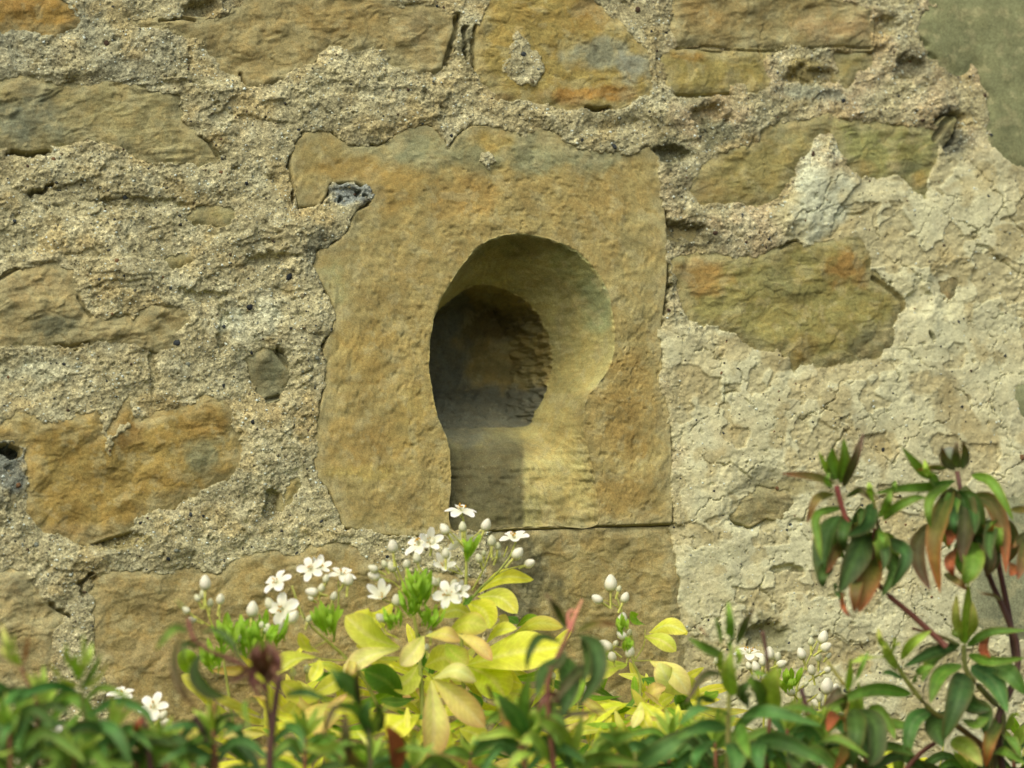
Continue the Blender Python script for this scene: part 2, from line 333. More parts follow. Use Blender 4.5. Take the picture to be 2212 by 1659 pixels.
stone(CEMENT, 3.5, 0, (124,119,80), [(2150,60,90,60,(128,122,82),.5)], 'smooth grey-green cement patch in the upper corner', 'cement_patch', M_CEMENT, 3)
stone(CEMENT2, 2.5, 0, (132,126,92), [], 'smooth grey cement patch behind the drooping leaves', 'cement_patch', M_CEMENT, 3)
stone(CEMENT3, 2.5, 0, (122,118,82), [], None, 'cement_patch', M_CEMENT, 3)
# mortar patches smeared over stones
OVER = [[(1115,68),(1135,85),(1163,119),(1173,160),(1146,190),(1112,183),(1084,166),(1082,146),(1098,126),(1091,109),(1100,95)],
        [(1034,330),(1052,325),(1064,350),(1055,372),(1040,352)],
        [(216,915),(240,945),(282,912),(280,926),(240,952),(226,1000),(220,950)]]
# random stones of the same wall beyond the frame
FREE = []
for k in range(400):
    cx, cy = random.uniform(-2600, 4800), random.uniform(-2400, 4600)
    rx, ry = random.uniform(130, 330), random.uniform(90, 170)
    if -rx-110 < cx < WPX+rx+110 and -ry-110 < cy < HPX+ry+130: continue
    if any(abs(cx-q[0]) < rx+q[2]+30 and abs(cy-q[1]) < ry+q[3]+30 for q in FREE): continue
    FREE.append((cx, cy, rx, ry))
    pts = [(cx+rx*math.copysign(abs(math.cos(a))**.6, math.cos(a))*random.uniform(.85, 1.05), cy+ry*math.copysign(abs(math.sin(a))**.6, math.sin(a))*random.uniform(.85, 1.05)) for a in [i*math.tau/14 for i in range(14)]]
    g = random.uniform(-12, 12)
    stone(pts, random.uniform(-1, 2), .6, (150+g, 126+g, 74+g), res=9)
    ST[-1]['free'] = True

GAPS = [  # dark open joints: polyline, half width, depth mm
    ([(986,40),(988,62),(974,104),(964,140)], 7, 16), ([(1024,60),(1020,100),(1023,150)], 4, 10), ([(1003,60),(1000,90),(1010,125)], 4, 8),
    ([(1264,236),(1290,239),(1314,236)], 5, 18), ([(1440,575),(1444,600),(1436,640),(1430,680)], 5, 14), ([(26,330),(60,334),(104,329)], 6, 18),
    ([(428,290),(452,308),(474,342)], 3, 7), ([(1462,106),(1520,100),(1600,109),(1655,111),(1700,104)], 2.2, 5), ([(1735,106),(1800,100),(1880,104)], 2.2, 5),
    ([(1060,1146),(1120,1142),(1200,1139),(1300,1136),(1450,1131)], 3, 9), ([(1460,207),(1520,206),(1575,204)], 3, 7), ([(520,160),(528,186)], 4, 9),
    ([(190,742),(150,750),(120,747)], 4, 8), ([(167,645),(180,668),(196,686)], 3, 6), ([(1888,600),(1925,625),(1952,648),(1955,670)], 6, 9),
    ([(1738,520),(1720,516),(1690,533)], 4, 8), ([(629,350),(628,390),(634,430)], 3, 8), ([(690,1035),(716,1062)], 4, 8), ([(600,755),(625,790)], 5, 8),
    ([(580,862),(605,855)], 5, 8), ([(60,416),(90,412),(112,402)], 5, 9), ([(0,602),(40,580)], 3, 7), ([(110,1306),(150,1330)], 4, 9), ([(1190,280),(1180,300)], 3, 5),
    ([(2005,118),(2020,130)], 4, 6), ([(2000,100),(1985,85)], 4, 6), ([(180,1290),(178,1262),(206,1248)], 5, 7), ([(345,46),(390,40),(420,46)], 4, 8), ([(2020,300),(2045,262),(2062,250)], 7, 12),
    ([(968,330),(985,300)], 4, 6), ([(1640,100),(1644,120)],2,4)]
PITS = [(1450,330,45,20,9),(1460,500,70,26,10),(1530,250,44,30,9),(2050,260,34,24,10),(1650,1370,48,30,8),(1630,1120,60,22,6),(585,560,60,16,5),(240,1165,75,20,7),(590,1090,20,42,7),
        (20,975,26,20,22),(2050,290,20,40,8),(1760,165,60,24,6),(430,20,46,22,10),(745,420,45,22,3),(735,428,6,6,5),(775,418,9,9,6),(790,428,6,7,5),(1905,55,34,26,6),(1960,150,34,30,7),
        (440,640,60,14,4),(1640,400,8,8,6),(2010,730,8,14,7),(1740,745,7,6,5),(1990,640,30,40,4),(300,440,120,10,4),(480,700,14,60,4),(330,800,10,60,4),(1700,1230,40,10,5)]
LIFTS = [([(35,330),(110,318),(190,330),(232,345),(205,380),(140,400),(108,412),(60,414),(30,400)], 4),([(165,585),(190,560),(300,560),(400,580),(430,600),(402,640),(370,665),(330,662),(290,690),(240,696),(200,684),(172,650)], 4.5),
         ([(420,185),(540,200),(640,160),(715,115),(790,112),(850,150),(940,170),(965,200),(950,250),(860,270),(820,310),(760,312),(700,275),(600,260),(480,240)], 3),
         ([(540,190),(640,150),(718,103),(800,104),(850,150),(900,165),(930,200),(800,190),(700,180),(600,220)], 2),([(0,70),(60,75),(120,100),(180,60),(280,70),(400,110),(410,180),(300,170),(130,170),(60,160),(-60,165)], 2.5),
         ([(1750,300),(1800,288),(1812,330),(1830,360),(1860,390),(1800,470),(1790,530),(1755,540),(1720,510),(1690,500),(1700,440),(1730,380)], 4),
         ([(640,200),(900,215),(960,250),(930,262),(850,272),(820,312),(770,308),(720,280),(660,262)], 2.5)]

BAYS = {}
def stone_sd(px, py):
    "ragged distance to the nearest stone edge (negative on a stone) and the height of that stone's face"
    wx = px+8*fbm(px, py, 70, 3, 1, .6)+4.5*fbm(px, py, 17, 2, 2, .6)+1.8*fbm(px, py, 6, 1, 5); wy = py+8*fbm(px, py, 70, 3, 3, .6)+4.5*fbm(px, py, 17, 2, 4, .6)+1.8*fbm(px, py, 6, 1, 6)
    sd = np.full(px.shape, 999.0, np.float32); hs = np.zeros(px.shape, np.float32)
    over = np.zeros(px.shape, np.float32); od = [poly_sd(wx, wy, p) for p in OVER]
    for d in od: over = np.maximum(over, sstep(6, -2, d))
    for k, s in enumerate(ST+[None]):
        d = poly_sd(wx, wy, s['p'] if s else NICHE); m = (d < sd) & (d < 60) & ((d > -12) | (over > 0)); sd = np.minimum(sd, d)
        if m.any(): hs[m] = face_height(k, s, px[m], py[m], poly_sd(px[m], py[m], s['p']) if s else None)
    for d in od: sd = np.maximum(sd, -d)
    return sd, wx, wy, hs, over
def stone_relief(px, py, k, strata):
    "broad facets, a few bedding steps, small pocks"
    gx, gy = px+12*fbm(px, py, 60, 2, 69+k), py+12*fbm(px, py, 60, 2, 70+k)
    h = 2.6*fbm(px, py, 190, 2, 71+k)+.9*fbm(gx, gy, 70, 3, 72+k)
    h += 1.5*np.minimum(np.abs(fbm(gx+.5*gy, gy, 150, 2, 73+k))*2.2, 1)                 # creases between facets
    h += .25*fbm(px, py, 18, 3, 74+k, .65)+.16*fbm(px, py, 6, 1, 75+k)
    c = cells(gx+14*fbm(px, py, 30, 2, 66), gy*1.3, 150, 3+k % 5); h -= .9*sstep(2.2, .4, c)*sstep(.0, .3, fbm(px, py, 90, 2, 67+k))
    f2 = fbm(gx*.7, gy*1.2, 85, 3, 68+k); h += .6*sstep(.12, .15, f2)-.5*sstep(-.25, -.28, f2)
    t = fbm(px*.28+.06*py, py*1.2+.12*px, 60, 3, 76+k); g = sstep(-.1, .25, fbm(px, py, 120, 2, 77+k))
    h += strata*g*(1.1*sstep(.05, .09, t)+.8*sstep(.3, .33, t))
    h += strata*.28*fbm(px*.22, py+.15*px, 9, 2, 78+k)
    return h
def face_height(k, s, px, py, sd):
    if s is None: return niche_relief(px, py)
    if s['name'] == 'cement_patch': h = s['h']+.5*fbm(px, py, 200, 2, 80)+.15*fbm(px, py, 20, 2, 81)
    elif s.get('free'): h = s['h']+2.6*fbm(px, py, 190, 2, 71+k*7)
    else: h = s['h']+stone_relief(px, py, k*7, s['st'])
    return h-2.0*sstep(-24, 6, sd)**2
def niche_relief(px, py): return .5*sstep(.16, .2, fbm(px, py, 60, 4, 307, .6))-.5*sstep(.5, .62, fbm(px, py, 26, 2, 308))+.9*fbm(px, py, 150, 3, 301)+.45*fbm(px, py, 34, 4, 302)+.2*fbm(px, py, 8, 2, 303)
def lime(px, py):
    "1 where the mortar is the pale lime kind (right hand side)"
    t = px+70*fbm(px, py, 160, 3, 21)
    a = sstep(1385, 1470, t)*sstep(640, 760, py+50*fbm(px, py, 120, 3, 22))
    b = sstep(1690, 1790, t+.45*(py-420))*sstep(270, 400, py+50*fbm(px, py, 110, 3, 23))
    return np.maximum(a, b)
def axis(lo, hi, step, far_lo, far_hi):
    mid = list(np.arange(lo, hi, step)); r = []; p, d = mid[-1], step
    while p < far_hi: d = min(d*1.12, .02); p += d; r.append(p)
    l = []; p, d = mid[0], step
    while p > far_lo: d = min(d*1.12, .02); p -= d; l.append(p)
    return np.array(l[::-1]+mid+r)
def mortar_height(px, py, sd, wx, wy, fine, hs, over):
    L = lime(px, py); co = 1-.75*L
    h = 2.0*fbm(px, py, 230, 2, 31)+1.5*co*fbm(px, py, 48, 3, 32, .6); smear = .3+.85*sstep(-.28, .2, fbm(px, py, 95, 3, 58))
    t = fbm(px+30*fbm(px, py, 90, 2, 33), py*1.5, 190, 4, 34); g = sstep(-.1, .3, fbm(px, py, 260, 1, 39))
    h += co*g*(2.0*sstep(.02, .04, t)+1.5*sstep(.33, .35, t))-1.2*sstep(-.36, -.4, t)*co
    for p, a in LIFTS: h += .7*a*sstep(3, -3, poly_sd(wx, wy, p))
    # the lime: a thin skin, hair cracks here and there, pin holes
    jx, jy = px+16*fbm(px, py, 44, 3, 41), py+16*fbm(px, py, 44, 3, 42)
    c1 = cells(jx, jy, 170, 1); c2 = cells(jx*1.1, jy, 70, 2)
    g1 = sstep(-.35, .0, fbm(px, py, 120, 2, 43)); g2 = sstep(.0, .35, fbm(px, py, 150, 2, 40))
    h -= fine*L*(2.6*g1*sstep(2.2, .4, c1)+1.6*g2*sstep(1.8, .4, c2)); h += L*.5*fbm(px, py, 62, 2, 44)
    fl = fbm(px+20*fbm(px, py, 40, 2, 59), py, 150, 4, 57); h += L*.9*fine*(sstep(-.24, -.21, fl)-1)
    rg = np.maximum(sstep(.1, .4, fbm(px, py, 170, 3, 48)), .8*sstep(-.21, -.25, fl))                       # worn areas of the lime are rougher
    h += L*fine*(.28*sstep(.08, .11, fbm(px, py, 60, 3, 45))+rg*(.7*fbm(px, py, 14, 3, 49)-.5))
    pit = fbm(px, py, 20, 2, 46); h -= fine*1.6*sstep(.68, .8, pit)*(.6+.4*co)
    h = h+1.2
    # where it meets a stone the mortar is smeared nearly flush with the stone's face
    lip = .95+1.3*fbm(px, py, 80, 2, 50)
    f = np.maximum(.85*sstep(46, 3, sd)*(sd < 60), over); h = h+(hs+lip-h)*f
    n3 = fbm(px, py, 15, 3, 36, .62); h += fine*smear*(co*(.75*n3+.5*np.abs(fbm(px, py, 8, 2, 37)))+(.28*co+.05)*fbm(px, py, 4.2, 1, 38))
    for (x, y, rx, ry, d) in PITS:
        q = np.hypot((wx-x)/rx, (wy-y)/ry)+.25*fbm(px, py, 30, 3, 47); h -= d*sstep(1.15, .55, q)
    for P, hw, d in GAPS:
        q = line_dist(wx, wy, P); h -= d*sstep(hw+1.5, hw*.35, q)
    h -= .5*sstep(9, 0, sd)+.75*np.clip(1.5-sd, 0, 3)+4.0*np.clip(-1.5-sd, 0, 12)
    return h, L
def mortar_colour(px, py, L, h):
    a = np.array(lin((165,146,104))); b = np.array(lin((196,178,132))); g = np.array(lin((134,124,96))); o = np.array(lin((168,136,80)))
    C = a+(b-a)*L[..., None]
    t = sstep(420, 60, py)*sstep(620, 250, px)*sstep(-.5, .3, fbm(px, py, 130, 3, 51)); C += (g-C)*(.75*t)[..., None]
    t = sstep(1380, 1500, px)*(1-L)*sstep(-.3, .3, fbm(px, py, 110, 3, 52)); C += (np.array(lin((178,150,108)))-C)*(.8*t)[..., None]
    t = sstep(.1, .5, fbm(px, py, 120, 3, 53))*(1-L); C += (o-C)*(.4*t)[..., None]
    t = sstep(.12, .42, fbm(px, py, 75, 3, 54)); C += (np.array(lin((188,170,128)))-C)*(.45*t)[..., None]
    fl = fbm(px+20*fbm(px, py, 40, 2, 59), py, 150, 4, 57); t = sstep(-.19, -.26, fl)*L; C += (np.array(lin((170,148,102)))-C)*(.7*t)[..., None]
    t = sstep(.2, .5, fbm(px, py, 95, 3, 55))*L; C += (np.array(lin((170,146,98)))-C)*(.7*t)[..., None]
    for (x, y, rx, ry, c, s) in [(1450,330,60,40,(104,96,66),.8),(1480,505,90,34,(112,100,70),.8),(1545,290,50,44,(104,98,70),.8),(1745,150,60,30,(134,112,62),.8),(1750,200,90,20,(128,122,96),.7),(700,530,70,36,(112,104,80),.7),
            (755,418,60,30,(134,130,116),.9),(1770,420,60,120,(192,180,142),.85),(20,1010,46,90,(112,108,92),.9),(1010,120,26,80,(112,102,72),.6),(240,1170,90,24,(126,106,58),.7),(1660,1370,60,40,(110,100,64),.8),(1690,1050,70,30,(140,122,76),.7),
            (2060,140,40,40,(92,86,66),.5),(1970,140,40,40,(108,96,72),.7),(2060,280,40,60,(78,74,60),.8),(2050,880,40,70,(140,118,76),.6),(2050,720,70,60,(188,174,132),.6),(100,800,100,30,(186,174,136),.6),(540,700,70,60,(192,180,142),.6)]:
        q = np.hypot((px-x)/rx, (py-y)/ry)+.45*fbm(px, py, 50, 4, 56); C += (np.array(lin(c))-C)*(s*sstep(1.1, .5, q))[..., None]
    return np.concatenate([C, (1-.72*L)[..., None]], -1)

WALL = empty('stone_wall', (0, 0, 0))
WALL['kind'] = 'thing'; tag(WALL, 'weathered sandstone rubble wall with ragged mortar and a carved keyhole niche', 'wall')
cs = [at(x, y) for x in (0, WPX) for y in (0, HPX)]
X0, X1 = min(c.x for c in cs)-.015, max(c.x for c in cs)+.015; Z0, Z1 = min(c.z for c in cs)-.015, max(c.z for c in cs)+.015
def build_mortar():
    xs = axis(X0, X1, .00066, -1.5, 1.7); zs = axis(Z0, Z1, .00066, -.02, 2.7)
    X, Z = np.meshgrid(xs.astype(np.float64), zs)
    def band(zz):
        x, z = np.meshgrid(xs, zz); px, py = proj(x, 0.0, z); px = px.astype(np.float32); py = py.astype(np.float32)
        sd, wx, wy, hs, over = stone_sd(px, py)
        far = np.maximum(np.maximum(-60-px, px-WPX-60), np.maximum(-60-py, py-HPX-60)); fine = sstep(250, 0, far)
        h, L = mortar_height(px, py, sd, wx, wy, fine, hs, over)
        return px, py, sd, h, L, mortar_colour(px, py, L, h)
    with ThreadPoolExecutor(6) as ex: R = list(ex.map(band, np.array_split(zs, 24)))
    px, py, sd, h, L, C = (np.concatenate([r[i] for r in R]) for i in range(6))
    V = np.stack([X, -h*MM, Z], -1).reshape(-1, 3)
    q = grid_faces(len(xs), len(zs), keep=(sd > -6).ravel())
    V, q, C = compact(V, q, C.reshape(-1, 4))
    return mesh_np('mortar', V, q[:, ::1], M_MORTAR, WALL, C), (X, Z, px, py, sd, h, L)
MORTAR, MG = build_mortar()

def stone_colour(px, py, base, blobs, sd=None):
    C = np.empty(px.shape+(3,)); C[:] = lin(base)
    for (x, y, rx, ry, c, s) in blobs:
        q = np.hypot((px-x)/rx, (py-y)/ry)+.5*fbm(px, py, 60, 4, 61); C += (np.array(lin(c))-C)*(s*sstep(1.2, .45, q))[..., None]
    C = C*.86+np.array(lin((152,132,82)))*.14
    v = fbm(px, py, 90, 4, 62); C = C*(1+.16*v)[..., None]
    if sd is not None:                  # lime film smeared over the edges of the stone
        e = sstep(-34, 2, sd+22*fbm(px, py, 50, 3, 63)); C += (np.array(lin((166,148,104)))-C)*(.48*e)[..., None]
    d = sstep(.22, .5, fbm(px, py, 40, 4, 64, .6)); C += (np.array(lin((176,156,108)))-C)*(.35*d)[..., None]
    return C
def stone_sheet(ks):
    k, s = ks
    P = np.array(s['p'], float); lo, hi = P.min(0)-16, P.max(0)+16
    a, b = at(lo[0], (lo[1]+hi[1])/2), at(hi[0], (lo[1]+hi[1])/2); c, d = at((lo[0]+hi[0])/2, hi[1]), at((lo[0]+hi[0])/2, lo[1])
    if s.get('free') and (c.z < -.1 or d.z > 2.8 or a.x < -1.6 or b.x > 1.8): return None
    st = s['res']*PX; xs = np.arange(a.x-.004, b.x+.004, st); zs = np.arange(c.z-.004, d.z+.004, st)
    X, Z = np.meshgrid(xs, zs); px, py = proj(X, 0.0, Z); px = px.astype(np.float32); py = py.astype(np.float32)
    sd = poly_sd(px, py, s['p'])
    h = face_height(k, s, px, py, sd)
    for q in GAPS: h -= .5*q[2]*sstep(q[1]+1.5, q[1]*.35, line_dist(px, py, q[0]))
    h -= 8*sstep(8, 15, sd)
    C = stone_colour(px, py, s['c'], s['b'], sd if s['name'] != 'cement_patch' else None)
    V = np.stack([X, -h*MM, Z], -1).reshape(-1, 3)
    q = grid_faces(len(xs), len(zs), keep=(sd < 12).ravel())
    return compact(V, q, C.reshape(-1, 3)) if len(q) else None
with ThreadPoolExecutor(6) as ex: SHEETS = list(ex.map(stone_sheet, enumerate(ST)))
for s, sh in zip(ST, SHEETS):
    if sh is None: continue
    o = mesh_np(s['name'], sh[0], sh[1], s['mat'], WALL, sh[2])
    if s['label']: o['label'] = s['label']

# ------------------------------------------------------------------ the block with the keyhole niche
def niche_block():
    D1, D2 = .064, .118
    R0 = [(1129,505),(1203,522),(1261,556),(1309,621),(1327,706),(1322,775),(1297,825),(1268,862),(1262,930),(1283,1029),(1288,1132),(1200,1137),(1100,1139),(980,1146),(974,1040),(970,961),(945,896),(928,808),(930,730),(944,668),(970,615),(1020,546),(1070,514)]
    R1 = [(1062,617),(1105,633),(1149,665),(1175,705),(1190,754),(1191,795),(1184,828),(1170,866),(1152,893),(1143,915),(1122,921),(1090,922),(1040,922),(985,925),(950,925),(930,915),(905,880),(890,810),(893,750),(921,700),(962,657),(1012,622),(1036,616)]
    DE = [1.5,1.5,1.2,1,.8,.8,.8,.6,.4,.3,.3,.6,2,9,16,24,26,24,18,7,3,2,1.5]
    CX = [(1028,655),(1055,668),(1075,690),(1092,720),(1102,755),(1104,780),(1102,800),(1096,815),(1085,825),(1075,832),(1060,836),(1045,838),(1020,840),(990,842),(960,842),(925,838),(900,820),(885,790),(885,760),(900,725),(930,695),(975,668),(1005,657)]
    N = 720; n = len(R0)
    def closed(P):
        P = np.array(P, float); t = np.arange(N)*n/N; i = t.astype(int); f = (t-i)[:, None]
        g = lambda j: P[(i+j) % n]
        p0, p1, p2, p3 = g(-1), g(0), g(1), g(2)
        return .5*((2*p1)+(-p0+p2)*f+(2*p0-5*p1+4*p2-p3)*f**2+(-p0+3*p1-3*p2+p3)*f**3)
    c0 = closed([tuple(at(x, y))[::2] for x, y in R0]); c1 = closed([tuple(at(x, y, D1))[::2] for x, y in R1])
    c2 = closed([tuple(at(x, y, D2))[::2] for x, y in CX]); de = closed([(d, 0) for d in DE])[:, 0]*MM
    ii = np.arange(N, dtype=np.float32); nk = 1.3*fbm(ii, ii*0+3.3, 16, 3, 320)+2.2*np.minimum(0, fbm(ii, ii*0+7.7, 26, 2, 321)+.15)
    cen = c0.mean(0); rad = c0-cen; c0 = c0+rad/np.linalg.norm(rad, axis=1)[:, None]*(nk*sstep(0, 10, np.minimum(ii, N-ii))*PX)[:, None]; ce = c0+(cen-c0)*.012
    # outer edge: ray from the centre to a simple enlarged outline
    pw = np.array([tuple(at(x, y))[::2] for x, y in NICHE]); dirs = c0-cen; ang = np.arctan2(dirs[:, 1], dirs[:, 0]); dirs /= np.linalg.norm(dirs, axis=1)[:, None]
    far = np.zeros(N)
    for a, b in zip(pw, np.roll(pw, -1, 0)):
        e = b-a; den = dirs[:, 0]*e[1]-dirs[:, 1]*e[0]; ac = a-cen
        t = (ac[0]*e[1]-ac[1]*e[0])/(den+1e-15); u = (ac[0]*dirs[:, 1]-ac[1]*dirs[:, 0])/(den+1e-15)
        far = np.maximum(far, np.where((u >= -.01) & (u <= 1.01) & (t > 0), t, 0))
    far = np.maximum.reduce([np.roll(far, k) for k in range(-22, 23)]); far = sum(np.roll(far, k) for k in range(-22, 23))/45
    far = np.maximum(far, np.linalg.norm(c0-cen, axis=1)+.004)+12*PX
    out = cen+dirs*far[:, None]
    rings = []                                     # (xz, depth, zone)
    def span(a, da, b, db, m, fn=lambda s: s, dn=lambda s: s, zone=0, end=False):
        for i in range(m+(1 if end else 0)):
            s = i/m; rings.append((a+(b-a)*fn(s), da+(db-da)*dn(s), zone))
    z = np.zeros(N)
    span(out, z, c0, z, 130, zone=0)
    span(c0, z, ce, de, 10, zone=1, dn=lambda s: s**1.3)
    lowside = sstep(7.5, 9.5, np.arange(N)*n/N)*sstep(16, 14.5, np.arange(N)*n/N); pw_ = .92+1.8*lowside
    span(ce, de, c1, z+D1, 60, zone=1, dn=lambda s: s**pw_)
    fl_ = sstep(9, 11, np.arange(N)*n/N)*sstep(16, 14, np.arange(N)*n/N)
    span(c1, z+D1, c2, z+D2, 46, fn=lambda s: ((s**2.2*.75+s*.25)*(1-fl_)+s*fl_)[:, None], zone=2)
    cc = np.repeat(c2.mean(0)[None], N, 0); span(c2, z+D2, cc, z+D2+.008, 26, zone=3, end=True)
    XZ = np.stack([r[0] for r in rings]); DP = np.stack([r[1] for r in rings]); ZN = np.array([r[2] for r in rings])
    X, Z = XZ[..., 0], XZ[..., 1]; px, py = proj(X, 0.0, Z); qx, qy = proj(X, DP, Z)
    px = px.astype(np.float32); py = py.astype(np.float32); rel = niche_relief(px, py)
    rel -= .9*sstep(.55, .75, fbm(px, py, 22, 2, 304))*sstep(500, 640, 900-py*.3)
    rel -= 9*sstep(1, 9, poly_sd(px.astype(np.float32), py.astype(np.float32), NICHE, 400))
    # relief along the depth axis; tool marks in the splay and the chamber
    face = (ZN == 0)[:, None]*1.0
    sp = (ZN == 1)[:, None]*1.0; ch = (ZN == 2)[:, None]*1.0; bk = (ZN == 3)[:, None]*1.0
    fade = sstep(0, 12, np.arange(len(rings)))[:, None]
    tool = fbm(qx*.35+qy*.5, qy-.2*qx, 15, 3, 305)
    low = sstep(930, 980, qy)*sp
    ledge = low*(2.6*sstep(3, -2, np.abs(qy-1008-.02*(qx-1000)-4*fbm(qx, qy, 60, 2, 306))-4)*.5+0.8*fbm(qx*.25, qy, 14, 3, 307)+1.6*sstep(2.5, .6, np.abs(qy-1032-.03*(qx-1000)-3*fbm(qx, qy, 50, 2, 325)))*-1+1.2*(sstep(968, 974, qy+5*fbm(qx, qy, 40, 2, 308))-.5))
    dpt = DP*1000-face*rel*1-sp*(.9*fbm(qx, qy, 46, 3, 309)+.9*tool+.35*fbm(qx, qy, 9, 2, 310)+.6*fbm(qx*.5+qy*.35, qy*.5-qx*.6, 7, 2, 322))-ledge
    rough = ch*(1.8*fbm(qx*.45, qy, 13, 3, 311)+1.8*fbm(qx, qy*.5, 16, 2, 312))*sstep(1.0, .3, sstep(845, 830, qy)*0)+bk*(2.2*fbm(qx, qy, 26, 3, 313))
    dpt = dpt-rough
    # bumps on the chamber wall also push sideways
    X = X-ch*(2.4*fbm(qx*.5, qy, 12, 2, 314)+1.2*fbm(qx, qy, 26, 2, 317))*MM
    V = np.stack([X, dpt*MM, Z], -1).reshape(-1, 3)
    # colour of the stone, plus shade painted into the splay and hollow
    A = stone_colour(px, py, (159,133,79), [(1040,330,300,50,(140,132,92),.8),(1060,300,50,40,(162,128,62),.8),(870,330,60,40,(146,138,98),.8),(1240,340,120,40,(144,136,96),.8),(760,360,90,30,(158,122,62),.7),(850,400,80,60,(160,124,62),.7),(1000,430,90,60,(162,124,64),.7),
        (760,560,70,120,(156,134,84),.7),(720,620,30,60,(152,140,90),.8),(800,760,60,90,(162,128,66),.6),(790,1020,110,20,(172,144,74),.6),(780,960,110,60,(160,124,64),.6),(1370,640,60,160,(154,134,84),.6),(1350,900,60,130,(156,122,64),.8),(1370,500,60,70,(158,136,84),.7),(1290,430,90,60,(164,132,74),.5),(1350,1080,80,60,(150,118,62),.7),(900,900,50,80,(164,134,70),.6)], poly_sd(px, py, NICHE, 400))
    B = stone_colour(qx, qy, (168,148,90), [(1130,530,110,34,(118,108,62),.7),(1240,570,60,60,(142,134,80),.8),(1290,650,40,70,(138,138,92),.8),(1250,800,70,70,(172,150,88),.7),(1210,940,80,70,(166,140,80),.7),(1020,1040,110,90,(112,98,62),.92),(1080,980,60,50,(120,106,70),.8),(1215,1050,70,70,(164,138,78),.7),(1010,940,60,30,(118,112,90),.8)])  # darker blob under the arch is shade put into the splay's colour
    edge = sstep(1122, 1138, qx+3*fbm(qx, qy, 24, 3, 315))            # the sharp right edge of the darker zone at the slot's left
    dkleft = low*sstep(940, 975, qy)*(1-edge); B = B+(np.array(lin((88,78,50)))-B)*(.85*dkleft)[..., None]
    run = sp*sstep(1150, 1090, qx+20*fbm(qx, qy, 40, 3, 323))*sstep(890, 915, qy)*sstep(985, 925, qy+16*fbm(qx, qy, 36, 3, 324)); B = B+(np.array(lin((112,104,80)))-B)*(.35*run)[..., None]
    Dk = stone_colour(qx, qy, (152,126,72), [(1130,800,70,60,(164,140,84),.6),(1030,690,110,60,(84,70,42),.85)])  # painted shading: hollow darkened at its top, paler at lower right
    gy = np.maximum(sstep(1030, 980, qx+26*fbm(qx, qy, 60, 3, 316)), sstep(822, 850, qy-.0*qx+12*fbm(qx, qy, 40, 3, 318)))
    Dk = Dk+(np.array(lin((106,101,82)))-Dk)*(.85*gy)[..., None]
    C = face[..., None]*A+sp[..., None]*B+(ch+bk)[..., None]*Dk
    # soften the change of colour at the arris of the splay and the slot's faded right side
    idx = np.arange(N)*n/N; fr = ((idx > 6.5) & (idx < 11.3)); s0 = int((ZN == 0).sum())
    for r in range(40):
        t = sstep(0, 34, np.array([r*1.0]))[0]; i = s0+r
        m = fr if r < 34 else np.zeros(N, bool)
        C[i][m] = A[i][m]*(1-t)+C[i][m]*t
    nr = len(rings); i = np.arange(nr*N).reshape(nr, N)
    j = np.roll(i, -1, 1); q = np.stack([i[:-1], j[:-1], j[1:], i[1:]], -1).reshape(nr-1, N, 4)
    zq = ZN[:-1]
    def piece(name, sel, parent, label=None):
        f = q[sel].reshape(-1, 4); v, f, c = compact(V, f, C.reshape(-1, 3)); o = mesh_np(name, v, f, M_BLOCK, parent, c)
        if label: o['label'] = label
        return o
    blk = piece('niche_block', zq == 0, WALL, 'dressed yellow-brown block carved with a keyhole niche')
    piece('splay', zq == 1, blk, 'sloping carved rim of the niche, dark at lower left')
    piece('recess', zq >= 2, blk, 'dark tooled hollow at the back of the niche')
niche_block()
def wall_back():
    m = [(-1.6, .2), (1.8, .2), (1.8, .45), (-1.6, .45)]
    V = [(x, y, z) for z in (-.05, 2.72) for x, y in m]
    mesh_np('wall_core', V, [(0,1,5,4),(1,2,6,5),(2,3,7,6),(3,0,4,7),(4,5,6,7),(3,2,1,0)], M_STONE, WALL, np.full((8, 3), .3), smooth=False)
wall_back()

# ------------------------------------------------------------------ pebbles and grit bedded in the mortar
def pebble_mesh(k, mat):
    r = random.Random(k); V = []; F = []; nu, nv = 7, 4
    V.append((0, -1, 0))
    for j in range(1, nv):
        for i in range(nu):
            a, b = i*math.tau/nu+r.uniform(-.2, .2), -math.pi/2+j*math.pi/nv
            s = r.uniform(.82, 1.12); V.append((math.cos(a)*math.cos(b)*s, math.sin(b)*s, math.sin(a)*math.cos(b)*s))
    V.append((0, 1, 0)); L = len(V)-1
    for i in range(nu):
        F.append((0, 1+(i+1) % nu, 1+i)); F.append((L, L-nu+i, L-nu+(i+1) % nu))
        for j in range(nv-2):
            a = 1+j*nu+i; b = 1+j*nu+(i+1) % nu; F.append((a, b, b+nu)); F.append((a, b+nu, a+nu))
    me = bpy.data.meshes.new('pebble'); me.from_pydata(V, [], F); me.materials.append(mat)
    for p in me.polygons: p.use_smooth = True
    return me
